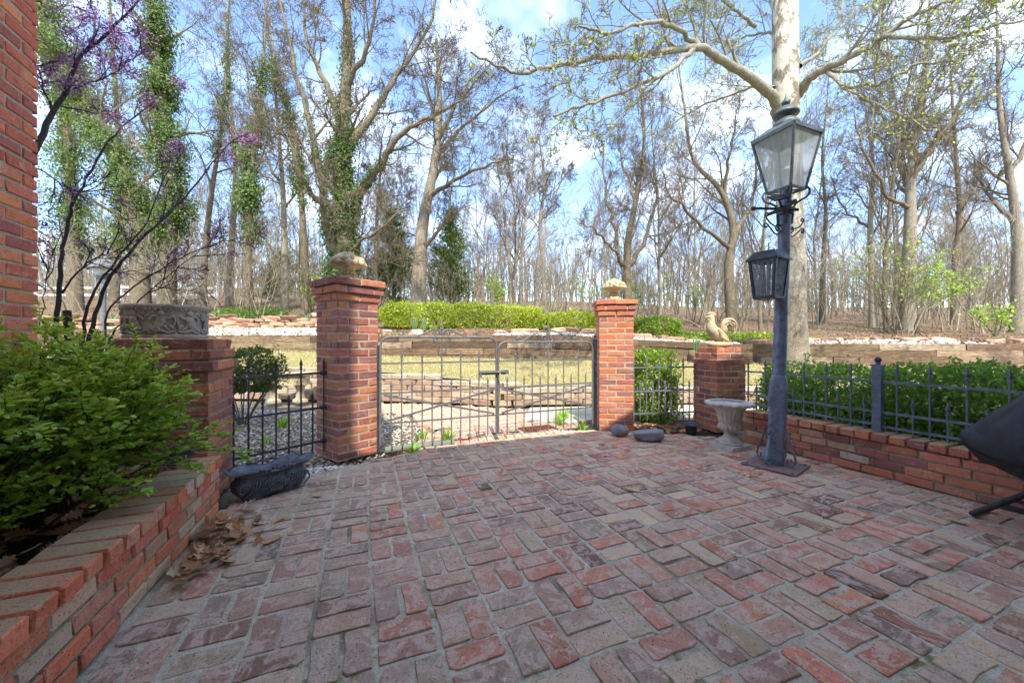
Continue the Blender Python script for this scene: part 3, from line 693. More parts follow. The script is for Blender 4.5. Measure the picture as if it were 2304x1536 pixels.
# ---- the double gate
def spiral(c, r0, r1, a0, turns, n=22):
    """points of a flat spiral in the local xz plane"""
    return [Vector((c[0] + (r0 + (r1 - r0) * i / n) * math.cos(a0 + turns * 2 * math.pi * i / n), 0, c[1] + (r0 + (r1 - r0) * i / n) * math.sin(a0 + turns * 2 * math.pi * i / n))) for i in range(n + 1)]
def gate_leaf(name, label, p, q, ztop, mirror):
    p, q = Vector(p), Vector(q); d = q - p; L = d.length; m = 'gate_iron'
    t = thing(name, label, 'gate', (p.x, p.y, 0), math.atan2(d.y, d.x))
    r = .09; arc = [(0, 0, .07), (0, 0, ztop - r)] + [(r - r * math.cos(a), 0, ztop - r + r * math.sin(a)) for a in np.linspace(.2, math.pi / 2, 6)]
    arc2 = [(L - x, 0, z) for x, _, z in reversed(arc)]
    b = MB(); b.tube(arc + arc2, .0115, 10); b.build('frame', m, t, True)
    for z in (.28, .575, .865):
        b = MB(); b.bar((.01, 0, z), (L - .01, 0, z), .014, .016); b.build('rail', m, t)
    tall, short = picket_mesh(.93, .0068, .095, .016), picket_mesh(.64, .0068, .09, .0155); st = L / 12
    for k in range(1, 12):
        if k == 6: continue
        link('picket', tall if k % 2 == 0 else short, m, t, (k * st, -.003, .06))
    b = MB(); b.tube([(6 * st, 0, .05), (6 * st, 0, 1.21)], .0075, 8); b.build('centre_bar', m, t)
    for s in (0, 1):
        b = MB(); z0, z1 = (.30, .56) if s else (.56, .30); b.bar((.03, -.012 - .005 * s, z0), (L - .03, -.012 - .005 * s, z1), .004, .022); b.build('brace', m, t)
    cx = 6 * st
    b = MB(); b.lathe([(.008, 1.20), (.013, 1.205), (.013, 1.212), (.008, 1.22), (.015, 1.235), (.010, 1.27), (.002, 1.315)], 8, (cx, 0, 0)); b.build('finial', m, t)
    for s in (-1, 1):
        b = MB()
        arm = [Vector((cx + s * x, 0, z)) for x, z in ((.012, 1.155), (.03, 1.195), (.075, 1.205), (.13, 1.185), (.22, 1.145), (.32, 1.10 + (ztop - 1.09)))]
        arm += [v for v in [Vector((cx + s * (.365 + .022 * math.cos(a)), 0, ztop + .028 + .024 * math.sin(a))) for a in np.linspace(3.9, 9.2, 12)]]
        b.tube(cat_rom(arm, 3), .0078, 6)
        b.build('scroll', m, t, True)
        b = MB(); sp = spiral((.048, ztop + .045), .040, .010, math.pi if 0 else -2.2, 1.35); b.tube([Vector((cx + s * v.x, 0, v.z)) for v in sp], .007, 6); b.build('scroll', m, t, True)
        b = MB(); sp = [(.012, ztop - .16), (.04, ztop - .15), (.042, ztop - .06), (.05, ztop - .02), (.075, ztop - .015), (.085, ztop - .035), (.072, ztop - .048), (.062, ztop - .036)]
        b.tube(cat_rom([Vector((cx + s * x, 0, z)) for x, z in sp], 4), .007, 6); b.build('scroll', m, t, True)
    return t
GA, GM, GB = Vector((-1.275, 3.635)), Vector((-.160, 4.103)), Vector((.985, 4.588))
gd = (GB - GA).normalized() * .012
g1 = gate_leaf('gate_leaf', 'left leaf of the grey iron double gate, latch bar fixed to its edge', GA, GM - gd, 1.125, 1)
g2 = gate_leaf('gate_leaf', 'right leaf of the grey iron double gate, hung on the black post', GM + gd, GB, 1.075, -1)
t = thing('gate_latch', 'grey steel bar latch across the middle of the double gate', 'latch', (GM.x, GM.y, .745), math.atan2(gd.y, gd.x))
b = MB(); b.box((-.10, -.03, 0), (.23, .008, .044)); b.box((.075, -.03, 0), (.09, .010, .05)); b.build('plate', 'gate_iron', t)
b = MB(); b.tube([(-.20, -.04, .004), (.08, -.04, .004)], .0095, 8); b.build('bolt', 'gate_iron', t)
b = MB(); b.box((-.205, -.035, -.012), (.03, .02, .07)); b.build('bracket', 'iron', t)
b = MB(); b.tube([(.0, -.03, -.03), (.0, -.035, -.075), (.012, -.035, -.10), (.018, -.032, -.2), (.01, -.03, -.24)], .004, 6); b.build('chain', 'iron', t)
for k, (P_, zb) in enumerate(((GA, 0), (GB, 0))):
    pass
t = thing('gate_post', 'slim black iron gate post against the sunlit brick pillar', 'post', (1.018, 4.60, 0))
b = MB(); b.tube([(0, 0, -.03), (0, 0, 1.10)], .026, 12); b.build('shaft', 'black', t, True)
b = MB(); b.lathe([(.03, 1.10), (.03, 1.112), (.012, 1.12), (.014, 1.128), (.021, 1.142), (.018, 1.158), (.004, 1.166)], 12); b.build('cap', 'black', t, True)
b = MB(); b.tube(cat_rom([(-.03, -.03, .86), (.02, -.06, .80), (-.005, -.05, .74), (.03, -.055, .68), (.01, -.05, .62), (.02, -.045, .5)], 4), .003, 5); b.build('wire', 'gate_iron', t)
# gate hinge stile by the tall pillar
t = thing('gate_hinge_post', 'thin dark hinge post beside the tall gate pillar', 'post', (GA.x - .02, GA.y - .008, 0))
b = MB(); b.tube([(0, 0, 0), (0, 0, 1.04)], .011, 8); b.build('shaft', 'iron_dark', t)

# log under the gate, drain grate
t = thing('edging_log', 'grey green round log lying under the left gate leaf', 'log', (-.95, 3.86, .0), R(24))
b = MB(); b.tube([(-.34, 0, 0), (-.1, .005, .002), (.2, 0, .0), (.36, -.01, .003)], [.036, .04, .039, .036], 14); b.build('log', 'hose', t, True)
t = thing('drain_grate', 'rusty red slotted drain grate in the path under the right gate leaf', 'grate', (.32, 4.70, -.006), R(22))
b = MB()
for s in (-1, 1): b.box((s * .21, 0, 0), (.02, .22, .014)); b.box((0, s * .11, 0), (.44, .016, .014))
b.build('rim', 'rust_red', t)
for k in range(15):
    b = MB(); b.box((-.182 + k * .026, 0, -.001), (.011, .205, .010)); b.build('bar', 'rust_red', t)

# ------------------------------------------------------------------ finials of fruit on the gate pillars
def fruit_finial(name, label, loc, rz, sc=1.):
    t = thing(name, label, 'finial', loc, rz); r = random.Random(int(loc[0] * 100))
    b = MB(); b.box((0, 0, .008), (.19 * sc, .19 * sc, .016)); b.lathe([(.088 * sc, .016), (.085 * sc, .03), (.062 * sc, .046), (.045 * sc, .06)], 20); b.build('foot', 'concrete', t, True)
    b = MB()
    for k in range(12): a = k * math.pi / 6; b.blob((.046 * sc * math.cos(a), .046 * sc * math.sin(a), .078), (.02 * sc, .016 * sc, .024), Matrix.Rotation(a, 3, 'Z'), 8, 6)
    b.build('gadroon', 'concrete', t, True)
    for k in range(10):
        a = k * math.pi / 5 + .3; bb = MB(); bb.blob((.07 * sc * math.cos(a), .07 * sc * math.sin(a), .038), (.03 * sc, .018 * sc, .010), Matrix.Rotation(a, 3, 'Z') @ Matrix.Rotation(.5, 3, 'Y'), 8, 5); bb.build('leaf', 'concrete', t, True)
    b = MB(); b.lathe([(.04 * sc, .085), (.052 * sc, .10), (.06 * sc, .118), (.085 * sc, .135), (.115 * sc, .148), (.132 * sc, .162), (.12 * sc, .178), (.09 * sc, .205), (.05 * sc, .225), (.0, .232)], 24); b.build('basket', 'concrete', t, True)
    for ring, (rad, z, n, q) in enumerate(((.126, .168, 12, .030), (.108, .196, 9, .036), (.074, .222, 6, .038), (.034, .244, 3, .036), (0, .258, 1, .028))):
        for k in range(n):
            a = 2 * math.pi * k / n + ring * .4 + r.uniform(-.12, .12); e = q * r.uniform(.85, 1.2) * sc
            bb = MB(); bb.blob((rad * sc * math.cos(a), rad * sc * math.sin(a), z + r.uniform(-.004, .004)), (e * r.uniform(.9, 1.3), e * .92, e * .8), Matrix.Rotation(a + r.uniform(-.8, .8), 3, 'Z') @ Matrix.Rotation(.55 if rad else 0, 3, 'Y'), 9, 6)
            bb.build('fruit', 'concrete', t, True)
    return t
c52, s52 = math.cos(R(52)), math.sin(R(52))
fruit_finial('fruit_finial', 'cast stone fruit basket finial on the tall plum brick gate pillar', (-1.561 + .204 * (c52 - s52), 3.36 + .204 * (s52 + c52), 23 * .0724), .4, 1.13)
c7, s7 = math.cos(R(-7)), math.sin(R(-7))
fruit_finial('fruit_finial', 'cast stone fruit basket finial on the sunlit orange gate pillar', (1.058 + .204 * (c7 - s7), 4.56 + .204 * (s7 + c7), 23 * .0692), 1.1, 1.0)

# ------------------------------------------------------------------ carved oval planter on the pedestal
px_, py_ = PEDESTAL
t = thing('carved_stone_planter', 'grey oval stone planter with cherub relief on the brick pedestal', 'planter', (px_ - .06, py_ - .02, 15 * .0735), TH)
AX, AY = .235, .16
def oval(b, prof, n=48):
    b.lathe(prof, n, sx=AX / .2, sy=AY / .2)
b = MB(); oval(b, [(.192, 0), (.196, .004), (.196, .018), (.186, .026), (.182, .04), (.180, .10), (.186, .15), (.192, .178), (.198, .186), (.198, .192), (.205, .198), (.207, .212), (.200, .222), (.186, .222), (.178, .20), (.176, .03), (.0, .03)]); b.build('bowl', 'relief', t, True)
b = MB()
for k in range(56):
    a = 2 * math.pi * k / 56; b.blob((.199 * math.cos(a) * AX / .2, .199 * math.sin(a) * AY / .2, .188), (.0085, .0085, .006), None, 6, 5)
b.build('bead_moulding', 'relief', t, True)
def on_oval(a, z, out=0.): return Vector(((.183 + out) * math.cos(a) * AX / .2, (.183 + out) * math.sin(a) * AY / .2, z))
def putto(a, flip):
    """low-relief winged child: head, body, limbs, wing, swag"""
    b = MB(); s = flip
    def bl(da, z, r, out=.004): b.blob(on_oval(a + s * da, z, out), r, Matrix.Rotation(a, 3, 'Z'), 9, 7)
    def limb(pts, r): b.tube(cat_rom([on_oval(a + s * da, z, .006) for da, z in pts], 4), r, 7)
    bl(.0, .160, (.016, .020, .021), .008); bl(.0, .120, (.016, .027, .034)); bl(.05, .088, (.015, .027, .026))
    limb([(.03, .088), (.12, .072), (.2, .05)], .0125); limb([(.06, .085), (.07, .055), (.16, .034)], .012)
    limb([(-.05, .136), (-.17, .128), (-.27, .15)], .0088); limb([(.07, .138), (.18, .142), (.27, .12)], .0088)
    limb([(.08, .145), (.22, .17), (.30, .158)], .007); limb([(.09, .138), (.24, .158), (.33, .14)], .0055)
    limb([(-.3, .045), (-.15, .036), (.02, .05), (.2, .034), (.33, .05)], .009); limb([(-.28, .15), (-.33, .11), (-.27, .075), (-.18, .08)], .006)
    for q in range(5): bl(-.26 + q * .045, .066 + .012 * math.sin(q * 2), (.010, .012, .010))
    b.build('cherub_relief', 'relief', t, True)
for k in range(9): putto(-math.pi / 2 + (k - 4) * .698 + .12, 1 if k % 2 else -1)
b = MB(); oval(b, [(.0, .17), (.17, .17), (.17, .176), (.0, .18)]); b.build('potting_soil', 'soil', t)

# ------------------------------------------------------------------ rooster statue
ct, st_ = math.cos(R(12.5)), math.sin(R(12.5))
t = thing('rooster_statue', 'cast stone rooster statue with curled tail on the short brick pillar', 'statue', (2.428 + .204 * (ct - st_) - .01, 4.45 + .204 * (st_ + ct), 14 * .0725), R(8))
def loft(b, secs, n=14):
    """secs: (centre, rx along side, rz along up-ish, direction)"""
    v = []
    for c, ry, rz, d in secs:
        d = Vector(d).normalized(); side = Vector((0, 1, 0)); up = d.cross(side).normalized() * -1
        for k in range(n): a = 2 * math.pi * k / n; v.append(Vector(c) + side * ry * math.cos(a) + up * rz * math.sin(a))
    f = [(i * n + k, i * n + (k + 1) % n, (i + 1) * n + (k + 1) % n, (i + 1) * n + k) for i in range(len(secs) - 1) for k in range(n)]
    f += [tuple(range(n - 1, -1, -1)), tuple(range((len(secs) - 1) * n, len(secs) * n))]; b.add(v, f)
b = MB(); rr = random.Random(2)
b.blob((.02, 0, .028), (.165, .125, .04), None, 14, 7, .05, rr); b.build('base', 'concrete', t, True)
b = MB()
loft(b, [((.10, 0, .13), .02, .02, (-1, 0, .1)), ((.06, 0, .125), .05, .055, (-1, 0, .3)), ((.01, 0, .14), .072, .078, (-1, 0, .5)), ((-.045, 0, .175), .078, .082, (-.8, 0, .8)), ((-.085, 0, .225), .068, .068, (-.4, 0, 1)),
         ((-.095, 0, .275), .052, .050, (-.1, 0, 1)), ((-.09, 0, .315), .040, .038, (.1, 0, 1)), ((-.085, 0, .345), .034, .034, (0, 0, 1)), ((-.088, 0, .372), .030, .036, (-.2, 0, 1)), ((-.094, 0, .395), .018, .022, (-.2, 0, 1))])
b.build('body', 'concrete', t, True)
b = MB(); b.tube([(-.115, 0, .372), (-.15, 0, .366), (-.165, 0, .356)], [.016, .010, .003], 8); b.build('beak', 'concrete', t, True)
b = MB()
for k, (x, z, r_) in enumerate(((-.125, .405, .016), (-.10, .415, .021), (-.07, .412, .022), (-.045, .40, .018))): b.blob((x, 0, z), (r_, .010, r_ * 1.15), None, 9, 7)
b.build('comb', 'concrete', t, True)
b = MB(); b.blob((-.125, 0, .335), (.014, .012, .024), None, 8, 6); b.build('wattle', 'concrete', t, True)
for s in (-1, 1):
    b = MB()
    for k in range(6):
        b.tube(cat_rom([(-.045 + .006 * k, s * (.070 + .003 * k), .215 - .018 * k), (.0 + .008 * k, s * (.080 - .001 * k), .17 - .016 * k), (.075 + .006 * k, s * .056, .125 - .012 * k), (.115 - .004 * k, s * .038, .10 - .008 * k)], 3), [.016, .016, .017, .017, .017, .016, .015, .012, .009, .005], 7)
    b.build('wing', 'concrete', t, True)
    b = MB(); b.tube([(.01, s * .035, .09), (.0, s * .036, .045), (-.02, s * .04, .035)], [.026, .017, .012], 8); b.build('leg', 'concrete', t, True)
for k in range(6):
    rad = .105 - .013 * k; cx = .145; cz = .235
    pts = [Vector((.085 + .004 * k, rr.uniform(-.012, .012), .165 + .006 * k))] + [Vector((cx + rad * math.cos(a) * .95, rr.uniform(-.01, .01) + (k % 2 - .5) * .022, cz + rad * math.sin(a) * 1.05)) for a in np.linspace(3.7, 3.7 - 4.6 + .25 * k, 9)]
    b = MB(); b.tube(cat_rom(pts, 3), [.017] * 18 + list(np.linspace(.017, .005, 10)), 7); b.build('tail_feather', 'concrete', t, True)
# daffodil-like sprout behind the rooster is a plant of its own (added with the plants)

# ------------------------------------------------------------------ urn on the patio
t = thing('garden_urn', 'grey cast stone urn with a lobed rim on a square plinth beside the lamp post', 'urn', (2.21, 3.82, 0), R(24))
b = MB(); b.box((0, 0, .022), (.275, .275, .046)); b.build('plinth', 'concrete_grey', t)
b = MB(); b.lathe([(.118, .045), (.122, .055), (.118, .07), (.095, .078), (.098, .088), (.07, .105), (.05, .13), (.044, .155), (.056, .165), (.056, .175), (.042, .18)], 32); b.build('foot', 'concrete_grey', t, True)
b = MB()
for k in range(16): a = k * math.pi / 8; b.blob((.075 * math.cos(a), .075 * math.sin(a), .212), (.036, .0165, .034), Matrix.Rotation(a, 3, 'Z'), 8, 7)
b.build('gadroon_band', 'concrete_grey', t, True)
b = MB(); fl = lambda a, r_, z: 1 + .035 * math.cos(a * 18) * (1 if .24 < z < .39 else 0)
b.lathe([(.05, .19), (.10, .20), (.098, .235), (.088, .245), (.098, .27), (.104, .31), (.112, .35), (.128, .385), (.15, .41), (.185, .43), (.205, .44), (.20, .455), (.15, .45), (.12, .40), (.10, .30), (.0, .29)], 72, fn=fl); b.build('bowl', 'concrete_grey', t, True)
b = MB(); b.lathe([(.18, .428), (.212, .436), (.222, .452), (.214, .466), (.19, .472), (.165, .462), (.17, .445)], 96, fn=lambda a, r_, z: 1 + .022 * abs(math.sin(a * 9)) - .01); b.build('lobed_rim', 'concrete_grey', t, True)
b = MB()
for k in range(18): a = (k + .5) * math.pi / 9; b.blob((.208 * math.cos(a), .208 * math.sin(a), .450), (.022, .034, .020), Matrix.Rotation(a, 3, 'Z'), 8, 6)
b.build('egg_moulding', 'concrete_grey', t, True)
b = MB(); b.lathe([(0, .40), (.12, .40), (.12, .406), (0, .41)], 24); b.build('soil_fill', 'soil', t)

# ------------------------------------------------------------------ lamp post
LX, LY = 2.29, 3.262
lamp = thing('lamp_post', 'tall blue grey lamp post with a glazed lantern on a rusty base plate', 'lamp post', (LX, LY, .0))
LEAN = Vector((.042, .006, 1))
def up(z, x=0., y=0.): return Vector((LEAN.x * z + x, LEAN.y * z + y, z))
b = MB(); b.box((.0, 0, .011), (.40, .40, .012), Matrix.Rotation(R(38), 3, 'Z')); b.build('base_plate', 'rust', lamp)
for k in range(4):
    a = R(38 + 45 + 90 * k); bb = MB(); bb.lathe([(.011, .017), (.011, .024), (.004, .028)], 6, (.235 * math.cos(a), .235 * math.sin(a), 0)); bb.build('bolt', 'rust', lamp)
def ring_post(b, zs, n=24):
    """square-to-round sleeve: (z, half width, squareness)"""
    v = []
    for z, r_, q in zs:
        for k in range(n):
            a = 2 * math.pi * k / n; rr_ = r_ / ((abs(math.cos(a)) ** (2 + 10 * q) + abs(math.sin(a)) ** (2 + 10 * q)) ** (1 / (2 + 10 * q)))
            v.append(up(z) + Matrix.Rotation(R(48), 3, 'Z') @ Vector((rr_ * math.cos(a), rr_ * math.sin(a), 0)))
    b.add(v, [(i * n + k, i * n + (k + 1) % n, (i + 1) * n + (k + 1) % n, (i + 1) * n + k) for i in range(len(zs) - 1) for k in range(n)] + [tuple(range((len(zs) - 1) * n, len(zs) * n))])
b = MB(); ring_post(b, [(.017, .060, 1), (.2, .061, 1), (.5, .063, 1), (.56, .067, .9), (.64, .067, .7), (.70, .064, .45), (.75, .058, .2), (.785, .054, 0), (.79, .05, 0)]); b.build('sleeve', 'post', lamp, True)
b = MB(); b.tube([up(.75), up(1.3), up(1.9), up(2.40)], [.052, .050, .047, .044], 20); b.build('pole', 'post', lamp, True)
for k in range(4):
    a = R(-62 + 90 * k); ca, sa = math.cos(a), math.sin(a)
    prof = [(.078, .305), (.094, .315), (.108, .30), (.10, .285), (.088, .288), (.086, .30)][::-1] + [(.10, .28), (.125, .2), (.15, .12), (.155, .07), (.13, .035), (.10, .04), (.092, .065), (.11, .085), (.128, .075), (.122, .06)]
    prof = [(.092, .296), (.086, .306), (.094, .318), (.108, .312), (.108, .292), (.096, .27), (.118, .2), (.146, .12), (.153, .075), (.135, .038), (.104, .036), (.088, .058), (.096, .082), (.116, .086), (.124, .07), (.114, .058)]
    pp = cat_rom([(ca * x, sa * x, z) for x, z in prof], 4); bb = MB()
    side = Vector((-sa, ca, 0)) * .011
    for i in range(len(pp) - 1):
        d = (pp[i + 1] - pp[i]).normalized(); nrm = d.cross(side).normalized() * .003
        q = [pp[i] - side - nrm, pp[i] + side - nrm, pp[i] + side + nrm, pp[i] - side + nrm, pp[i + 1] - side - nrm, pp[i + 1] + side - nrm, pp[i + 1] + side + nrm, pp[i + 1] - side + nrm]
        bb.add(q, [(0, 1, 5, 4), (1, 2, 6, 5), (2, 3, 7, 6), (3, 0, 4, 7)])
    bb.build('base_scroll', 'post', lamp)
# lantern: an upside-down square pyramid of four panes, aligned with the patio
lan = bpy.data.objects.new('lantern', None); C.objects.link(lan); lan.parent = lamp; lan.location = up(2.40); lan.rotation_euler = (0, 0, TH); lan.empty_display_size = .05
HT, HB = .178, .098; Z0, Z1 = -.01, .455
cor = lambda h, z: [Vector((sx * h, sy * h, z)) for sx, sy in ((-1, -1), (1, -1), (1, 1), (-1, 1))]
lo, hi = cor(HB, Z0), cor(HT, Z1)
for k in range(4):
    n1 = (k + 1) % 4; bb = MB(); e = .004; mid = (lo[k] + hi[n1] + lo[n1] + hi[k]) / 4; inn = Vector((-mid.x, -mid.y, 0)).normalized() * .003
    bb.add([lo[k] + inn, lo[n1] + inn, hi[n1] + inn, hi[k] + inn], [(0, 1, 2, 3)]); bb.build('pane', 'glass', lan)
bb = MB()
for k in range(4):
    bb.bar(lo[k], hi[k], .016, .016); bb.bar(hi[k], hi[(k + 1) % 4], .02, .026); bb.bar(lo[k], lo[(k + 1) % 4], .016, .016)
bb.build('frame', 'bronze', lan)
bb = MB(); bb.box((0, 0, Z0 - .012), (.05, .05, .03)); bb.bar(lo[0], lo[2], .012); bb.bar(lo[1], lo[3], .012); bb.build('cross_base', 'bronze', lan)
bb = MB(); R2 = math.sqrt(2)
bb.lathe([(HT * R2 + .012, Z1 + .012), (HT * R2 + .012, Z1 + .02), (.10 * R2, Z1 + .095), (.075 * R2, Z1 + .11), (0, Z1 + .11)], 4); 
ob = bb.build('roof', 'bronze', lan); ob.rotation_euler = (0, 0, math.pi / 4)
bb = MB(); zt = Z1 + .1
bb.lathe([(.105, zt), (.10, zt + .02), (.088, zt + .035), (.07, zt + .055), (.062, zt + .075), (.075, zt + .085), (.098, zt + .095), (.10, zt + .108), (.085, zt + .122), (.07, zt + .148), (.045, zt + .165), (.02, zt + .172), (.0, zt + .174)], 28); bb.build('vent_cap', 'bronze', lan, True)
bb = MB(); zt += .17
bb.lathe([(.02, zt), (.016, zt + .012), (.03, zt + .022), (.034, zt + .034), (.03, zt + .048), (.018, zt + .062), (.009, zt + .085), (.002, zt + .115)], 16); bb.build('spike', 'bronze', lan, True)
bb = MB(); bb.lathe([(.028, .0), (.028, .16), (.034, .165), (.034, .19), (.02, .2)], 16); bb.lathe([(.024, .19), (.042, .23), (.046, .27), (.03, .31), (0, .32)], 16); bb.build('bulb', 'bulb', lan, True)
for k in range(4):
    a = R(45 + 90 * k) + TH; ca, sa = math.cos(a), math.sin(a); bb = MB()
    pts = [(.118, 2.395), (.155, 2.40), (.17, 2.36), (.15, 2.32), (.10, 2.29), (.062, 2.25), (.055, 2.16), (.05, 2.10)]
    bb.tube(cat_rom([up(z, ca * x, sa * x) for x, z in pts], 4), .0085, 8); bb.build('support_bracket', 'iron_dark', lamp, True)
bb = MB(); bb.tube([up(2.225, -.30, -.04), up(2.215, -.02, -.055), up(2.21, .075, -.05)], [.011, .013, .013], 10); bb.blob(up(2.225, -.305, -.04), (.019, .019, .019)); bb.build('ladder_bar', 'iron_dark', lamp, True)
bb = MB(); bb.lathe([(.055, -.03), (.06, -.028), (.06, .028), (.055, .03)], 18, tuple(up(2.21))); bb.build('clamp', 'iron_dark', lamp)
# scroll arms on both sides of the pole
for s in (-1, 1):
    bb = MB(); rt = Matrix.Rotation(R(20), 3, 'Z')
    main = [(.05, 2.00), (.085, 1.985), (.13, 1.985), (.19, 2.01), (.23, 2.05), (.24, 2.075), (.22, 2.085), (.208, 2.07), (.218, 2.058)]
    low = [(.05, 1.95), (.08, 1.915), (.12, 1.92), (.18, 1.965), (.225, 1.995), (.245, 1.985), (.24, 1.96), (.222, 1.962), (.224, 1.976)]
    curl = [(.055, 1.99), (.095, 2.0), (.11, 1.97), (.09, 1.945), (.07, 1.958), (.078, 1.975), (.09, 1.97)]
    for q in (main, low, curl): bb.tube(cat_rom([up(z + .09) + rt @ Vector((s * x, 0, 0)) for x, z in q], 4), .0062, 7)
    bb.build('scroll_arm', 'iron_dark', lamp, True)

# bug zapper lantern hanging from the scroll arm
ZB = up(1.55, -.20, -.075); t = thing('insect_lantern', 'black caged insect lantern hanging on the left of the lamp post', 'lantern', (LX + ZB.x + .03, LY + ZB.y, 1.45), R(30)); t.scale = (.8, .8, 1)
b = MB(); b.lathe([(.155 * R2, .315), (.155 * R2, .327), (.152 * R2, .33), (.098 * R2, .392), (.0, .40)], 4); o = b.build('hood', 'black', t); o.rotation_euler = (0, 0, math.pi / 4)
lo, hi = cor(.095, .0), cor(.128, .32)
b = MB()
for k in range(4): b.bar(lo[k], hi[k], .024); b.bar(lo[k], lo[(k + 1) % 4], .024); b.bar(hi[k], hi[(k + 1) % 4], .024)
b.box((0, 0, -.004), (.2, .2, .012)); b.build('cage_frame', 'black', t)
for k in range(4):
    n1 = (k + 1) % 4; b = MB()
    for q in range(1, 9): f_ = q / 9; b.bar(lo[k].lerp(lo[n1], f_), hi[k].lerp(hi[n1], f_), .0055)
    for q in range(1, 18): f_ = q / 18; b.bar(lo[k].lerp(hi[k], f_), lo[n1].lerp(hi[n1], f_), .0045)
    b.build('wire_screen', 'iron', t)
for k in range(4):
    b = MB(); a = k * math.pi / 2 + .4; b.tube([(.045 * math.cos(a), .045 * math.sin(a), .01), (.05 * math.cos(a), .05 * math.sin(a), .31)], .012, 8); b.build('tube', 'trim', t)
b = MB(); b.tube([(0, 0, .39), (.0, 0, .44), (.006, 0, .47)], .005, 6); b.tube(cat_rom([(.02, 0, .0), (.05, .03, -.03), (.12, .07, -.02), (.16, .1, .05)], 4), .004, 6); b.build('hanger', 'black', t)
# solar spotlight clamped on the pole
t = thing('solar_spotlight', 'small solar panel spotlight clamped to the lamp post under the lantern', 'light', (LX + .0, LY, 2.2), R(12))
b = MB(); b.box((-.105, -.12, .075), (.125, .09, .010), Matrix.Rotation(R(38), 3, 'X') @ Matrix.Rotation(R(-16), 3, 'Y')); b.build('solar_panel', 'solar', t)
b = MB(); b.box((-.13, -.115, -.045), (.11, .05, .028), Matrix.Rotation(R(-20), 3, 'Y')); b.box((.02, -.11, .03), (.12, .05, .028), Matrix.Rotation(R(-35), 3, 'Y')); b.build('lamp_head', 'black', t)
b = MB(); b.tube([(-.1, -.12, .07), (-.05, -.1, .02), (0.05, -.06, .0)], .009, 7); b.tube([(-.12, -.11, -.035), (-.04, -.09, .01)], .009, 7); b.build('arm', 'black', t)

# ------------------------------------------------------------------ covered grill on folding legs, at the right edge
t = thing('covered_grill', 'portable grill under a dusty black cover on folding tube legs', 'grill', (3.01, 1.84, 0), TH + math.pi / 2)
n = 96; v = []; rc = random.Random(5)
lev = [(.36, .46, .27, .9), (.40, .50, .30, 1.), (.45, .52, .315, .9), (.52, .50, .31, .8), (.60, .44, .285, .6), (.69, .37, .25, .5), (.78, .29, .21, .4), (.86, .21, .16, .3), (.92, .12, .10, .25), (.95, .04, .04, .1)]
zs_ = np.linspace(0, len(lev) - 1, 34); LV = [[np.interp(q, range(len(lev)), [e[c] for e in lev]) for c in range(4)] for q in zs_]
for i, (z, rx, ry, w) in enumerate(LV):
    for k in range(n):
        a = 2 * math.pi * k / n; q = (abs(math.cos(a)) ** 3 + abs(math.sin(a)) ** 3) ** (-1 / 3)
        fold = .035 * abs(math.sin(4.5 * a + .35 * math.sin(i * .5))) + .02 * math.sin(11 * a + i * .21) + .012 * math.sin(23 * a - i * .33) + .012 * math.sin(i * 1.1 + 5 * a)
        fo = 1 + w * fold - .03 * w + rc.uniform(-.003, .003)
        v.append((rx * q * math.cos(a) * fo, ry * q * math.sin(a) * fo, z + w * .028 * math.sin(3 * a + 1) + w * .014 * math.sin(9 * a + i * .4) + (.04 * w * max(0, math.cos(a)) if z < .45 else 0)))
b = MB(); m_ = len(LV); b.add(v, [(i * n + k, i * n + (k + 1) % n, (i + 1) * n + (k + 1) % n, (i + 1) * n + k) for i in range(m_ - 1) for k in range(n)] + [tuple(range((m_ - 1) * n, m_ * n)), tuple(range(n - 1, -1, -1))])
b.build('cover', 'cover', t, True)
b = MB(); hem = [Vector(v[2 * n + k]) * 1.004 for k in range(n)] + [Vector(v[2 * n]) * 1.004]; b.tube(hem, .007, 5, False); b.build('hem', 'cover', t, True)
for y in (-.02, -.19):
    b = MB(); b.tube([(.505, y, .018), (.46, y, .06), (.16, y, .36), (.0, y, .52)], .0165, 10); b.build('leg', 'black', t, True)
    b = MB(); b.tube([(-.47, y, .018), (-.43, y, .06), (-.12, y, .36), (.05, y, .52)], .0165, 10); b.build('leg', 'black', t, True)
    b = MB(); b.tube([(.40, y, .12), (-.40, y, .09)], .011, 8); b.build('brace', 'black', t, True)
for x in (.505, -.47):
    b = MB(); b.tube([(x, -.19, .02), (x, -.02, .02)], .0165, 10); b.build('foot_bar', 'black', t, True)

# ------------------------------------------------------------------ ornate black trough, lizard, stones, path light
t = thing('ornate_trough', 'ornate black cast trough planter lying by the iron fence panel among dry leaves', 'planter', (-1.735, 2.70, -.004), R(52))
n = 48; v = []
prof = [(.0, .0, .16, .07), (.012, 0, .19, .085), (.03, 0, .20, .09), (.07, 1, .225, .105), (.11, 1, .235, .108), (.14, 1, .215, .092), (.165, .6, .215, .095), (.185, 0, .265, .125), (.195, 0, .275, .13), (.192, 0, .255, .118), (.16, 0, .20, .08), (.06, 0, .18, .07), (.05, 0, .0, .0)]
for z, w, rx, ry in prof:
    for k in range(n):
        a = 2 * math.pi * k / n; q = (abs(math.cos(a)) ** 3 + abs(math.sin(a)) ** 3) ** (-1 / 3)
        rim = 1 if z > .18 else 0
        e = 1 + .04 * w * math.cos(10 * a) * (1 if z < .13 else .4) + rim * .045 * math.cos(6 * a)
        v.append((rx * q * math.cos(a) * e, ry * q * math.sin(a) * e, z + rim * (.022 * abs(math.cos(a)) ** 4 + .014 * math.cos(6 * a)) + (.012 * math.cos(4 * a) if z < .02 else 0) + .002))
b = MB(); b.add(v, [(i * n + k, i * n + (k + 1) % n, (i + 1) * n + (k + 1) % n, (i + 1) * n + k) for i in range(len(prof) - 1) for k in range(n)] + [tuple(range(n - 1, -1, -1))])
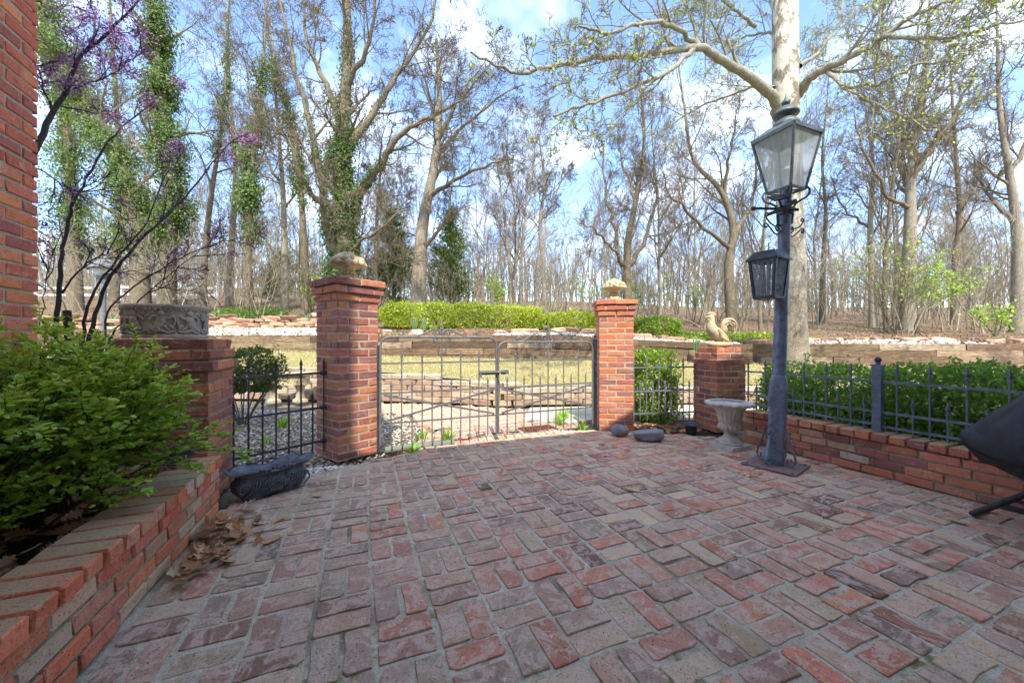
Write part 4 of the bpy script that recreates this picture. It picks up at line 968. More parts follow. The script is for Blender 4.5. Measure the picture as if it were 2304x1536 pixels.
b.build('body', 'lead', t, True)
for s in (-1, 1):
    b = MB()
    for c in (-.12, .0, .12):
        if c == 0:
            for k in range(3): b.tube([Vector((c + (.05 - .014 * k) * math.cos(a), s * (.112 - .002 * k), .092 + (.045 - .013 * k) * math.sin(a))) for a in np.linspace(0, 2 * math.pi, 17)], .0055, 6)
        else:
            for k in range(6): x = c - .045 + k * .017; b.tube([(x, s * .112, .055), (x + .022, s * .114, .10), (x + .03, s * .104, .135)], .0055, 6)
    for c in (-.19, -.065, .065, .19):
        b.tube(cat_rom([Vector((c + r_ * math.cos(a) * .8, s * (.108 if abs(c) < .1 else .088), .085 + r_ * math.sin(a))) for r_, a in ((.055, -1.6), (.05, -.4), (.045, .8), (.038, 2.), (.03, 3.2), (.02, 4.4), (.012, 5.6))], 4), .006, 6)
    b.build('scroll_relief', 'lead', t, True)
for s in (-1, 1):
    b = MB()
    for k in range(9): b.blob((-.10 + k * .025, s * .128, .205 + .006 * math.cos(k * 2)), (.016, .011, .011), None, 7, 5)
    b.build('rim_garland', 'lead', t, True)
for s in (-1, 1):
    for x in (-.14, .14): bb = MB(); bb.blob((x, s * .065, .012), (.035, .022, .016), None, 10, 6); bb.build('foot', 'lead', t, True)
la = ab(2.80, -1.06); t = thing('lizard_figure', 'small dark lizard figurine crouching on the planter edge beside the pedestal', 'figurine', la + (.352,), R(5))
b = MB()
sp = cat_rom([(-.15, .0, .008), (-.10, .02, .014), (-.055, .01, .026), (0, 0, .032), (.05, .0, .042), (.085, 0, .058), (.115, 0, .070), (.14, 0, .072), (.16, 0, .07)], 3)
ra = np.interp(np.linspace(0, 1, len(sp)), [0, .12, .3, .45, .6, .7, .8, .9, 1], [.004, .011, .018, .028, .029, .02, .021, .016, .006])
b.tube(sp, list(ra), 10)
for x, s in ((-.035, -1), (-.035, 1), (.05, -1), (.05, 1)):
    b.tube([(x, s * .018, .03), (x - .012, s * .05, .034), (x + .012, s * .062, .012), (x + .034, s * .066, .006)], [.011, .010, .009, .008], 7)
    for q in (-.012, 0, .012): b.tube([(x + .03, s * .066, .006), (x + .05, s * .066 + q, .004)], [.005, .003], 5)
for k in range(9): b.blob((-.06 + k * .017, 0, .047 + .004 * k * .6 + .01 * math.sin(k * .35)), (.007, .004, .008), None, 5, 4)
for s in (-1, 1): b.blob((.118, s * .014, .086), (.007, .006, .006), None, 6, 5)
b.build('body', 'lead', t, True)
def rock(name, label, loc, r_, m, seed, rz=0., flat=None, nu=14, nv=10, jitter=.06):
    t = thing(name, label, 'stone', loc, rz); q = random.Random(seed); b = MB(); b.blob((0, 0, r_[2] * .92), r_, None, nu, nv, jitter, q)
    if flat: b.v = [(max(-r_[0] * .82, min(r_[0] * .8, x)), max(-r_[1] * .75, y), min(z, r_[2] * flat + x * .12)) for x, y, z in b.v]
    b.build('stone', m, t, flat is None); return t
t = rock('round_stone', 'round smooth grey stone with a small knob by the sunlit gate pillar', (1.235, 4.30, -.003), (.105, .098, .072), 'rock_dark', 4, jitter=.015)
b = MB(); b.lathe([(.014, .13), (.018, .145), (.012, .16), (.018, .168), (.0, .174)], 10, (.03, -.01, 0)); b.build('knob', 'rock_dark', t, True)
rock('broken_rock', 'flat broken grey rock lying next to the round stone', (1.49, 4.10, -.004), (.19, .12, .085), 'rock_dark', 9, R(-10), 1.25)
t = thing('path_light', 'low black path light with a wide flat hat beside the rooster pillar', 'light', (2.10, 4.40, -.03))
b = MB(); b.lathe([(.062, 0), (.062, .13), (.05, .135)], 16); b.build('body', 'black', t); b = MB(); b.lathe([(.115, .138), (.115, .144), (.07, .158), (.02, .166), (0, .168)], 24); b.build('hat', 'iron_dark', t, True)
# ------------------------------------------------------------------ retaining walls beyond the gate
def soft_box(name, seed, j=.06, bev=.1, mat='stone_tint'):
    """unit stone with broken edges"""
    r = random.Random(seed); bm = bmesh.new(); bmesh.ops.create_cube(bm, size=1); bmesh.ops.bevel(bm, geom=bm.edges[:], offset=bev, segments=1, affect='EDGES')
    for v in bm.verts: v.co += Vector((r.uniform(-j, j), r.uniform(-j, j), r.uniform(-j, j)))
    me = bpy.data.meshes.new(name); bm.to_mesh(me); bm.free(); me.materials.append(M[mat]); return me
BLK = [soft_box('block', 40 + k, .035, .09) for k in range(6)]; RCK = [soft_box('stone', 60 + k, .10, .16) for k in range(8)]; TMB = [soft_box('timber', 80 + k, .008, .02, 'timber') for k in range(6)]
bw = thing('block_retaining_wall', 'low curved tan split-block retaining wall below the lawn', 'wall', (0, 6.6, 0)); rk = random.Random(21)
BP = [rgb(196, 176, 150), rgb(186, 164, 138), rgb(178, 152, 130), rgb(202, 184, 158)]
cv, cf = [], []
for k in range(7):
    x = -9 + (k % 2) * .16
    while x < 9:
        L = .31; xm = x + L / 2; top = float(lawn_front(xm)); z = .04 + k * .1
        n_c = max(1, round((top + .03) / .1))
        if k < n_c:
            y0, y1 = float(WALL_Y(x)), float(WALL_Y(x + L)); a = math.atan2(y1 - y0, L); cap = (k == n_c - 1)
            c = rgb(190, 178, 154) if cap else rk.choice(BP)
            link('cap_block' if cap else 'block', rk.choice(BLK), None, bw, (xm, (y0 + y1) / 2 + .12 + k * .012 - (.02 if cap else 0) - 6.6, z), (0, 0, a + rk.uniform(-.02, .02)), (L * .95 / math.cos(a), .27, .096 if not cap else .088), jit(c, .08))
        x += L
    if k == 0: pass
b = MB(); xs = np.arange(-9.2, 9.3, .2)
for i in range(len(xs) - 1):
    x0, x1 = xs[i], xs[i + 1]; v = [(x0, WALL_Y(x0) + .06 - 6.6, -.05), (x1, WALL_Y(x1) + .06 - 6.6, -.05), (x1, WALL_Y(x1) + .09 - 6.6, lawn_front(x1) - .06), (x0, WALL_Y(x0) + .09 - 6.6, lawn_front(x0) - .06)]
    b.add(v, [(0, 1, 2, 3)])
b.build('backing', 'soil', bw)

tw = thing('timber_retaining_wall', 'long weathered railway-sleeper retaining wall behind the lawn', 'wall', (0, TIMBER_Y, 0)); TP = [rgb(176, 152, 122), rgb(160, 136, 108), rgb(140, 118, 96), rgb(188, 166, 138), rgb(150, 124, 96)]
def timber_top(X): return hill_z(X, TIMBER_Y + .05) + .03
for k in range(5):
    x = -22 + rk.uniform(0, 1.2)
    while x < 26:
        L = rk.choice((2.0, 2.4, 2.6, 1.2)); x1 = x + L; z0, z1 = float(timber_top(x)) - .09 - k * .178, float(timber_top(x1)) - .09 - k * .178
        if (z0 + z1) / 2 + .1 > float(lawn_back(x + L / 2)) - .12 and -22 < x + L / 2 < 26:
            link('timber', rk.choice(TMB), None, tw, (x + L / 2, .0 - .004 * k + rk.uniform(-.012, .012), (z0 + z1) / 2), (rk.uniform(-.03, .03), -math.atan2(z1 - z0, L), rk.uniform(-.004, .004)), (math.hypot(L, z1 - z0) - .012, .2, .172), jit(rk.choice(TP), .3))
        x = x1
b = MB()
for i in range(96):
    x0, x1 = -22 + i * .5, -21.5 + i * .5; b.add([(x0, .07, -.1), (x1, .07, -.1), (x1, .07, float(timber_top(x1)) - .08), (x0, .07, float(timber_top(x0)) - .08)], [(0, 1, 2, 3)])
b.build('backing', 'soil', tw)
ST = [rgb(186, 146, 116), rgb(170, 132, 106), rgb(200, 162, 132), rgb(150, 118, 98), rgb(206, 176, 148)]
sw_ = thing('stacked_stone_wall', 'dry stacked brown fieldstone edging below the iris clumps', 'wall', (0, 12.2, 0))
for k in range(4):
    x = -16.5
    while x < -5.2:
        L = rk.uniform(.25, .62); z = float(hill_z(x, 12.2)) + .03 + k * .115
        if rk.random() < (.97 if k < 3 else .45):
            link('stone', rk.choice(RCK), None, sw_, (x + L / 2, rk.uniform(-.06, .06) + k * .05, z + rk.uniform(-.015, .02)), (rk.uniform(-.1, .1), rk.uniform(-.06, .06), rk.uniform(-.12, .12)), (L, .34, rk.uniform(.10, .15)), jit(rk.choice(ST), .15))
        x += L * .98
se = thing('rock_border', 'single row of brown rocks along the bed in front of the yellow green hedge', 'rocks', (0, 11.2, 0))
for x in np.arange(-5, 15.5, .43):
    if rk.random() < .78:
        X = x + rk.uniform(-.1, .1); Y = 11.35 + .5 * math.sin(X * .7) + rk.uniform(-.1, .1)
        link('stone', rk.choice(RCK), None, se, (X, Y - 11.2, float(hill_z(X, Y)) + .04), (rk.uniform(-.15, .15), rk.uniform(-.1, .1), rk.uniform(-.5, .5)), (rk.uniform(.25, .6), rk.uniform(.2, .35), rk.uniform(.1, .2)), jit(rk.choice(ST), .18))

# ------------------------------------------------------------------ loose stones and gravel (nobody could count them)
OCT = np.array([(1, 0, 0), (0, 1, 0), (-1, 0, 0), (0, -1, 0), (0, 0, 1), (0, 0, -1)], float); OF = np.array([(0, 1, 4), (1, 2, 4), (2, 3, 4), (3, 0, 4), (1, 0, 5), (2, 1, 5), (3, 2, 5), (0, 3, 5)])
def stones(name, label, P, size, pal, m='pebble', cat='gravel', flat=.6):
    n = len(P); r = rng; sc = size * r.uniform(.5, 1.4, (n, 1, 1)); v = OCT[None] * (1 + r.uniform(-.3, .3, (n, 6, 3))) * sc + r.normal(size=(n, 6, 3)) * sc * .12
    a = r.uniform(0, 6.28, n); c, s = np.cos(a), np.sin(a); x = v[..., 0] * c[:, None] - v[..., 1] * s[:, None]; y = v[..., 0] * s[:, None] + v[..., 1] * c[:, None]
    v = np.stack([x, y, v[..., 2] * flat], -1) + np.asarray(P)[:, None]; f = (np.arange(n)[:, None, None] * 6 + OF[None]).reshape(-1, 3)
    o = link(name, np_mesh(name, v.reshape(-1, 3), f, leaf_cols(n, 6, pal)), m); return tag(o, label, cat, None, 'stuff')
def scatter(n, poly):
    xs = [p[0] for p in poly]; ys = [p[1] for p in poly]; out = []
    while len(out) < n:
        x, y = random.uniform(min(xs), max(xs)), random.uniform(min(ys), max(ys))
        if inside(x, y, poly): out.append((x, y))
    return np.array(out)
GR = [(-1.72, 2.98), (-1.5, 3.27), (-1.3, 3.42), (-1.1, 3.85), (-1.0, 4.6), (-1.6, 5.6), (-2.7, 6.0), (-6, 6.3), (-6, 3.2), (-2.6, 2.7)]
g = scatter(15000, GR); stones('gravel', 'tan pebble gravel behind the small iron fence panel', np.c_[g, np.full(len(g), -.045) + rng.uniform(0, .012, len(g))], .016, [(220, 208, 184), (200, 184, 158), (176, 158, 134), (234, 226, 208), (150, 134, 116)])
g = scatter(160, [(-1.72, 2.98), (-1.45, 3.27), (-1.35, 3.36), (-1.8, 3.3)]); stones('white_pebbles', 'few white pebbles at the foot of the tall gate pillar', np.c_[g, np.full(len(g), -.03)], .016, [(236, 234, 226), (220, 214, 204)], cat='pebbles')
WS = []
for poly in ([(-9.6, 10.6), (-5.2, 10.6), (-5.0, 12.0), (-9.8, 12.05)], [(-.6, 10.55), (6.5, 10.55), (6.4, 11.2), (-.4, 11.15)], [(7.5, 10.55), (13.5, 10.55), (13.2, 11.9), (8.0, 11.8)]):
    p = scatter(int((2600 if poly[0][0] < -5 else 1300) * abs(poly[1][0] - poly[0][0]) / 4.5), poly); WS.append(p)
g = np.concatenate(WS); stones('white_rocks', 'bed of white landscaping stones above the sleeper wall', np.c_[g, hill_z(g[:, 0], g[:, 1]) + .02], .05, [(190, 184, 172), (176, 168, 154), (204, 198, 188), (160, 150, 132), (146, 132, 114)], cat='stones')

# ------------------------------------------------------------------ fallen leaves
DRY = [(196, 148, 108), (178, 130, 92), (212, 172, 132), (154, 112, 82), (222, 188, 152)]
def flat_nrm(n, k=.5): q = rng.normal(size=(n, 3)) * k; q[:, 2] += 1; return q
k_ = rng.random(26000); gy = 10.6 + 26 * k_ ** 1.6; gx = rng.uniform(-1.4, 1.4, 26000) * gy
P = np.c_[gx, gy, hill_z(gx, gy) + .012]; o = leaves('fallen_leaves', P, rng.uniform(.04, .10, len(P)), [(150, 120, 88), (128, 100, 72), (168, 140, 106), (110, 86, 62), (180, 154, 122)], 'dry', None, 0, .7, flat_nrm(len(P))); tag(o, 'brown fallen leaves strewn over the wooded slope', 'leaves', None, 'stuff')
def oak_leaf(seed):
    """lobed dry leaf with a curl, about 10 cm long"""
    r = random.Random(seed); pts = []
    for s in (1, -1):
        side = []
        for i, (x, w) in enumerate(((0, .06), (.12, .10), (.2, .32), (.3, .14), (.42, .42), (.53, .16), (.66, .34), (.76, .12), (.88, .2), (1., .02))): side.append((x, s * w * r.uniform(.8, 1.15)))
        pts.append(side)
    v = []; cx = r.uniform(.2, .5); cy = r.uniform(.3, .9)
    for i in range(10):
        for q in (pts[0][i], (pts[0][i][0], 0), pts[1][i]): v.append((q[0] * .1 - .05, q[1] * .1, .1 * (cx * (q[0] - .5) ** 2 + cy * q[1] ** 2 * r.uniform(.5, 1.3)) + .002))
    f = [(i * 3 + j, i * 3 + j + 1, (i + 1) * 3 + j + 1, (i + 1) * 3 + j) for i in range(9) for j in (0, 1)]
    return np.array(v), np.array(f)
OAK = [oak_leaf(k) for k in range(6)]
def oak_col(me, n, pal, r=rng):
    a = me.color_attributes.new('Col', 'FLOAT_COLOR', 'POINT'); c = leaf_cols(1, n, pal, r); a.data.foreach_set('color', np.c_[c, np.ones(n)].astype(np.float32).ravel())
DRY_PALE = [(206, 168, 128), (190, 150, 112), (214, 184, 150)]
for (x, y), lab in zip(((-1.30, 2.03), (-.55, 3.05), (.95, 3.95), (.44, 3.45), (.88, 2.72), (1.93, 3.0), (2.05, 2.68), (2.66, 2.25), (-1.36, 2.62), (1.15, 3.72)),
                       ('small pale dry leaf on the bricks in front of the trough', 'single dry leaf on bricks ahead of the tall gate pillar', 'pale dry leaf on the bricks near the round stone', 'curled pale oak leaf in the far middle of the patio', 'pale lobed leaf lying in the middle of the patio', 'dry leaf at the corner of the lamp post base plate', 'bleached leaf on the bricks between lamp post and twig', 'dry leaf by the foot of the covered grill', 'dry lobed leaf beside the end of the trough', 'small pale leaf behind the middle of the patio')):
    q = random.randrange(6); v, f = OAK[q]; me = np_mesh('fallen_leaf', v * random.uniform(.8, 1.1), f); oak_col(me, len(v), DRY_PALE)
    tag(link('fallen_leaf', me, 'dry', None, (x, y, .004), (0, 0, random.uniform(0, 6.28))), lab, 'leaf', 'dry leaves on the patio')
def oak_pile(name, label, P, s=1.):
    vs, fs, cs = [], [], []; o = 0
    for p in P:
        v, f = OAK[random.randrange(6)]; R3 = Matrix.Rotation(random.uniform(0, 6.28), 3, 'Z') @ Matrix.Rotation(random.gauss(0, .45), 3, 'X') @ Matrix.Rotation(random.gauss(0, .35), 3, 'Y')
        vs.append((v * random.uniform(.7, 1.15) * s) @ np.array(R3).T + np.array(p)); fs.append(f + o); o += len(v); cs.append(leaf_cols(1, len(v), DRY))
    return tag(link(name, np_mesh(name, np.concatenate(vs), np.concatenate(fs), np.concatenate(cs)), 'dry'), label, 'leaves', None, 'stuff')
pp = []
for k in range(85):
    a = random.gauss(2.45, .16); b_ = -.80 + abs(random.gauss(0, .11)); x, y = ab(a, b_); pp.append((x, y, random.uniform(.012, .06) * max(.3, 1 - (b_ + .8) / .3)))
for k in range(26): x = random.uniform(-2.1, -1.85); pp.append((x, 2.86 + (x + 2.1) * 1.1 + random.uniform(-.05, .05), random.uniform(.0, .08)))
oak_pile('leaf_pile', 'heap of brown oak leaves between the planter wall and the trough', pp)
oak_pile('planter_litter', 'dark dry leaves covering the soil inside the planter', [ab(random.uniform(.3, 2.7), random.uniform(-1.66, -1.0)) + (random.uniform(.26, .31),) for k in range(420)])
pp = [(random.uniform(1.5, 2.5), random.uniform(4.55, 5.0), random.uniform(-.04, -.0)) for k in range(110)] + [(random.uniform(-1.25, -.75), random.uniform(3.62, 3.85), random.uniform(-.05, -.01)) for k in range(28)]
oak_pile('leaf_litter', 'scattered dry leaves under the iron fence panel beside the rooster pillar', pp, .8)
b = MB()
g = scatter(3, [(1.2, 4.5), (2.6, 4.5), (2.6, 5.2), (1.2, 5.2)])
so = MB(); so.add([(1.45, 4.45, -.03), (2.5, 4.3, -.03), (2.75, 5.3, -.03), (1.3, 5.4, -.03)], [(0, 1, 2, 3)]); so.add([(-1.35, 3.45, -.035), (-1.0, 3.60, -.03), (-.7, 3.9, -.03), (-.85, 4.0, -.035), (-1.2, 3.8, -.035)], [(0, 1, 2, 3, 4)])
tag(so.build('soil_bed', 'soil'), kind='structure')
# seed husks and grit caught in the joints
g = scatter(2600, [ab(.8, -.8), ab(2.8, -.8), (-.3, 4.1), (1., 4.4), ab(2.7, 3.75), ab(.6, 3.75)]); P = np.c_[g, np.full(len(g), .0025)]
tag(leaves('seed_husks', P, rng.uniform(.004, .013, len(P)), [(206, 178, 124), (186, 154, 104), (222, 200, 156), (150, 112, 78)], 'dry', None, 0, .6, flat_nrm(len(P), .5)), 'tiny tan seed husks scattered over the patio bricks', 'debris', None, 'stuff')
# twigs on the bricks
def twig(label, pts, r0):
    b = MB(); p = cat_rom(pts, 4); b.tube(p, list(np.linspace(r0, r0 * .4, len(p))), 6)
    b.tube([p[len(p) // 2], p[len(p) // 2] + Vector((.03, .02, .02))], [r0 * .6, r0 * .3], 5); tag(b.build('twig', 'bark_pale', None, True), label, 'twig')
twig('forked pale twig lying on the bricks near the covered grill', [(1.90, 2.29, .008), (1.99, 2.33, .01), (2.06, 2.42, .012), (2.08, 2.52, .02)], .0065)
twig('thin straight pale twig lying beside the forked one', [(2.24, 2.44, .006), (2.32, 2.36, .008), (2.40, 2.22, .006)], .004)
twig('thin curved stem on the bricks in the middle of the patio', [(1.02, 1.78, .005), (1.06, 1.84, .012), (1.13, 1.86, .014), (1.19, 1.83, .005)], .003)

# ------------------------------------------------------------------ hedges and bushes
def box_leaves(n, c, half, round_=.3, r=rng, skin=.35):
    """points through a rounded box, denser towards its skin"""
    u = r.normal(size=(n, 3)); u /= np.abs(u).max(1)[:, None]; e = np.linalg.norm(u, axis=1)[:, None]
    u = u * (1 - round_) + u / e * round_ * 1.15; s = 1 - skin * r.random((n, 1)) ** 1.6; lump = 1 + .05 * np.sin(u[:, :1] * 14 * half[0] + 1) * np.cos(u[:, 2:] * 5) + r.normal(size=(n, 1)) * .02
    return u * s * lump * np.array(half) + np.array(c), u
def hedge(name, label, cx, cy, z0, hx_, hy_, h, n, size, pal, rz=0., slope=0., shape=0, cat='hedge', skin=.3, stems=8, pal2=None, asp=.6, seed=1):
    """clipped foliage with lumps, stray shoots and thin patches; pal2 takes over in drifts"""
    t = thing(name, label, cat, (cx, cy, z0), rz); g_ = np.random.default_rng(seed)
    p, u = box_leaves(n, (0, 0, h / 2), (hx_, hy_, h / 2), skin=skin); q = p / np.array([.45, .4, .4])
    p += u / np.linalg.norm(u, axis=1)[:, None] * (.035 * np.sin(q[:, :1] * 2.3 + 1.3 * np.sin(q[:, 2:] * 2)) + .025 * np.sin(q[:, :1] * 6.1 + q[:, 2:] * 4 + 1) + .02 * np.sin(q[:, 1:2] * 7 + q[:, :1] * 3))
    thin = np.sin(q[:, 0] * 3.7 + 2 * np.sin(q[:, 2] * 3.1)) + np.sin(q[:, 0] * 1.3 - q[:, 2] * 5) > 1.45; keep = ~(thin & (g_.random(n) < .6)); p, u = p[keep], u[keep]
    ns = n // 60; st = g_.integers(0, len(p), ns); sh = np.repeat(p[st], 5, 0) + np.tile(np.arange(5)[:, None] * np.array([[0, 0, size * .55]]), (ns, 1)) + g_.normal(size=(ns * 5, 3)) * size * .25; tall = np.repeat(p[st, 2] > h * .7, 5); p = np.r_[p, sh[tall]]; u = np.r_[u, np.tile([0, 0, 1.], (tall.sum(), 1))]
    p[:, 2] = np.maximum(p[:, 2], .02); p[:, 2] += p[:, 0] * slope; n = len(p)
    v, f = leaf_cards(p, g_.uniform(.55, 1.3, n) * size, u + g_.normal(size=u.shape) * .6, .25, shape, asp, g_, u * .6 + g_.normal(size=u.shape) * .7); per = 6 if shape else 4
    c = leaf_cols(n, 1, pal, g_)
    if pal2: w = np.clip(.5 + .35 * np.sin(p[:, :1] * 1.9 + 1) + .3 * np.sin(p[:, :1] * .8 + p[:, 2:] * 3) + g_.normal(size=(n, 1)) * .3, 0, 1); c = c * (1 - w) + leaf_cols(n, 1, pal2, g_) * w
    link('foliage', np_mesh('foliage', v, f, np.repeat(c, per, 0)), 'leaf', t)
    b = MB()
    for k in range(stems):
        x = -hx_ * .85 + 1.7 * hx_ * (k + .5) / stems; 
        for q in range(4): b.tube([(x + random.uniform(-.05, .05), random.uniform(-.1, .1) * hy_, -.02 + x * slope), (x + random.uniform(-.2, .2), random.uniform(-.8, .8) * hy_, h * .5 + x * slope), (x + random.uniform(-.3, .3), random.uniform(-.95, .95) * hy_, h * .85 + x * slope)], [.014, .009, .004], 5)
    b.build('stems', 'bark_brown', t)
    return t
YG = [(186, 196, 64), (160, 178, 48), (206, 212, 92), (130, 150, 40), (110, 136, 40)]
MG = [(84, 124, 46), (64, 104, 40), (108, 146, 58), (48, 82, 34), (132, 166, 74)]
DG = [(58, 78, 48), (44, 62, 40), (74, 96, 58), (36, 50, 34)]
hedge('clipped_hedge', 'long clipped yellow green hedge beyond the gate', -1.68, 12.7, float(hill_z(-1.7, 12.5)) - .02, 2.74, .42, .80, 34000, .06, YG[:3], R(-1), -.028, stems=14, pal2=[(120, 142, 40), (96, 124, 38), (150, 168, 52), (176, 186, 60)])
hedge('clipped_hedge', 'short yellow green hedge behind the right gate leaf', 1.98, 12.5, float(hill_z(1.95, 12.5)) - .03, .80, .38, .60, 8000, .06, YG, 0, -.01, stems=5)
hedge('clipped_hedge', 'short green hedge between the sunlit gate pillar and the rooster', 4.7, 12.4, float(hill_z(4.7, 12.4)) - .03, .80, .38, .58, 8000, .06, MG + YG[:2], 0, -.03, stems=5)
hc = ab(.95, 4.50)
hedge('boxwood_hedge', 'dark green boxwood hedge behind the iron railing', hc[0], hc[1], 0, 2.05, .40, .84, 80000, .032, [(118, 168, 66), (96, 144, 56), (146, 190, 82), (80, 122, 48)], TH + math.pi / 2, 0, 1, skin=.6, stems=20, asp=.62, pal2=[(90, 136, 54), (74, 116, 48), (150, 194, 86)], seed=4)
hedge('boxwood_bush', 'rounded bright green bush behind the fence panel next to the sunlit gate pillar', 1.98, 5.35, -.03, .30, .28, .98, 9000, .036, MG + YG[:2], .3, 0, 1, 'bush', stems=4, asp=.62)
t = hedge('dark_bush', 'dark green rounded bush behind the pedestal and small fence panel', -3.62, 5.05, .42, .40, .34, .5, 5200, .045, DG, 0, 0, 0, 'bush', stems=5)
b = MB()
for k in range(12): a = k * .52; b.tube(cat_rom([(.05 * math.cos(a), .05 * math.sin(a), -.46), (.14 * math.cos(a), .12 * math.sin(a), -.25), (.3 * math.cos(a), .25 * math.sin(a), .0), (.3 * math.cos(a + .3), .28 * math.sin(a + .3), .2)], 3), .008, 5)
b.build('bare_stems', 'bark_brown', t)
# low green cover and weeds
gx = rng.uniform(5.2, 9.5, 5000); gy = rng.uniform(11.8, 14.5, 5000); P = np.c_[gx, gy, hill_z(gx, gy) + rng.uniform(.0, .12, 5000)]
tag(leaves('ground_cover', P, rng.uniform(.05, .1, 5000), YG + MG, 'leaf', None, 0, .6, flat_nrm(5000, .8)), 'patchy yellow green ground cover behind the rooster statue', 'plants', None, 'stuff')
def clump(name, label, loc, n, h, pal, cat='plant', group=None, spread=.5, w=.012, m='leaf', droop=.3):
    """tuft of strap leaves"""
    v = []; f = []; c = []
    for k in range(n):
        a = random.uniform(0, 6.28); r0 = random.uniform(0, .05); H = h * random.uniform(.6, 1.1); sp = random.uniform(.1, 1) * spread; ww = w * random.uniform(.7, 1.2)
        base = np.array((r0 * math.cos(a), r0 * math.sin(a), -.01)); d = np.array((math.cos(a), math.sin(a), 0)); s = np.array((-math.sin(a + .6), math.cos(a + .6), 0))
        o = len(v)
        for i, tq in enumerate((0, .4, .75, 1.)):
            p = base + d * H * sp * tq ** 1.6 + np.array((0, 0, H * (tq - droop * sp * tq ** 3))); wd = ww * (1, .95, .6, .05)[i]; v += [p - s * wd, p + s * wd]
        f += [(o + 2 * i, o + 2 * i + 1, o + 2 * i + 3, o + 2 * i + 2) for i in range(3)]
    me = np_mesh(name, np.array(v), np.array(f), leaf_cols(n, 8, pal)); o = link(name, me, m, None, loc); return tag(o, label, cat, group)
IR = [(132, 168, 124), (112, 152, 112), (150, 182, 134), (96, 134, 96)]
protos = None; meshes = []
for k in range(5):
    o = clump('iris_clump', 'blue green iris clump on the slope above the stacked stones', (0, 0, 0), 18, .42, IR, 'plant', 'iris clumps above the stacked stones', .45, .022); meshes.append(o)
ri = random.Random(8); n_i = 0
for row, (Y, st) in enumerate(((12.6, .36), (13.3, .5), (14.3, .7))):
    x = -15.5 + row * .2
    while x < -5.4:
        o = meshes[n_i] if n_i < 5 else meshes[ri.randrange(5)].copy()
        if n_i >= 5: C.objects.link(o)
        yy = Y + ri.uniform(-.2, .2); o.location = (x, yy, float(hill_z(x, yy))); o.rotation_euler = (0, 0, ri.uniform(0, 6)); s = ri.uniform(.75, 1.15); o.scale = (s, s, s); n_i += 1; x += st * ri.uniform(.7, 1.5)
for k, (x, y) in enumerate(((-3.05, 11.7), (-2.75, 11.8))):
    clump('daffodil_clump', ('daffodil leaf tuft before the hedge, nearer the tall gate pillar', 'daffodil leaf tuft before the hedge, nearer the gate ornament')[k], (x, y, float(hill_z(x, y))), 26, .5, IR, 'plant', None, .3, .012)
clump('daffodil_clump', 'tuft of blue green daffodil leaves beside the rooster statue', (4.9, 10.0, .82), 26, .42, IR, 'plant', None, .3, .016)
WD = [(150, 196, 60), (120, 170, 50), (172, 210, 84)]
for (x, y, n, h), lab in zip(((-.98, 3.72, 60, .13), (-.72, 4.15, 40, .2), (-1.02, 4.25, 36, .16), (.62, 4.95, 50, .24), (.88, 4.72, 40, .16), (.72, 5.3, 50, .26), (-2.25, 4.6, 60, .32), (-2.7, 4.1, 20, .15), (-3.0, 4.9, 40, .2)),
        ('bright green feathery weed at the foot of the gate beside the log', 'green weed tuft behind the left gate leaf', 'weed tuft between the log and the tall gate pillar', 'tall pale weed behind the right gate leaf', 'small weed at the foot of the black gate post', 'leafy weed tuft beside the concrete walk', 'tall green weed in the gravel behind the tall gate pillar', 'small weed in the gravel near the pedestal', 'weed tuft at the far side of the gravel')):
    clump('weed_tuft', lab, (x, y, -.035), n, h, WD, 'weed', None, .9, .007, 'leaf', .5)
# short grass texture on the lawn
gx = rng.uniform(-9, 11, 60000); gy = WALL_Y(gx) + .25 + rng.random(60000) ** 1.3 * 3.6; gz = lawn_z(gx, gy) + .01
tag(leaves('grass', np.c_[gx, gy, gz], rng.uniform(.03, .07, 60000), [(206, 190, 138), (190, 172, 118), (166, 160, 90), (216, 204, 160), (150, 160, 80)], 'grass', None, 0, .16, None, np.tile([0, 0, 1.], (60000, 1)) + rng.normal(size=(60000, 3)) * .5), 'short straw coloured dormant grass on the lawn', 'grass', None, 'stuff')

# ------------------------------------------------------------------ bench, far lamp, white fence
t = thing('garden_bench', 'small pale cast stone bench with fluted apron behind the iron fence panel', 'bench', (-3.93, 6.55, .02), R(8))
b = MB(); b.box((0, 0, .50), (.80, .34, .035)); b.box((0, 0, .474), (.76, .31, .02)); b.build('seat', 'concrete', t)
b = MB(); b.box((0, 0, .40), (.68, .24, .125)); b.build('apron', 'concrete', t)
for k in range(15): b = MB(); b.bar((-.33 + k * .044, -.124, .345), (-.29 + k * .044, -.124, .455), .014, .016); b.build('flute', 'concrete', t)
b = MB(); b.box((0, 0, .325), (.72, .27, .025)); b.build('moulding', 'concrete', t)
for s in (-1, 1): b = MB(); b.lathe([(.13, 0), (.13, .04), (.08, .07), (.06, .18), (.09, .28), (.13, .312)], 4, (s * .22, 0, 0)); b.build('leg', 'concrete', t)
lx, ly = -9.25, 8.5
t = thing('garden_lamp', 'small grey garden lamp post with a flat hood among the redbud stems', 'lamp post', (lx, ly, 1.2))
b = MB(); b.tube([(0, 0, -.3), (0, 0, 1.22)], .05, 12); b.build('pole', 'gate_iron', t, True)
b = MB(); b.lathe([(.24, 1.52), (.25, 1.54), (.1, 1.68), (.05, 1.74), (0, 1.76)], 6); b.build('hood', 'gate_iron', t)
b = MB(); b.lathe([(.06, 1.2), (.07, 1.25), (.2, 1.5), (.2, 1.515), (0, 1.515)], 6); b.build('glass', 'glass', t)
b = MB(); b.lathe([(.12, 1.28), (.13, 1.36), (.09, 1.4)], 8); b.build('collar', 'iron_dark', t)
t = thing('rail_fence', 'white two-rail fence far up the slope behind the ivy trees', 'fence', (0, 30, 0))
xs = [-38, -34.6, -31.2, -27.5, -23.6]
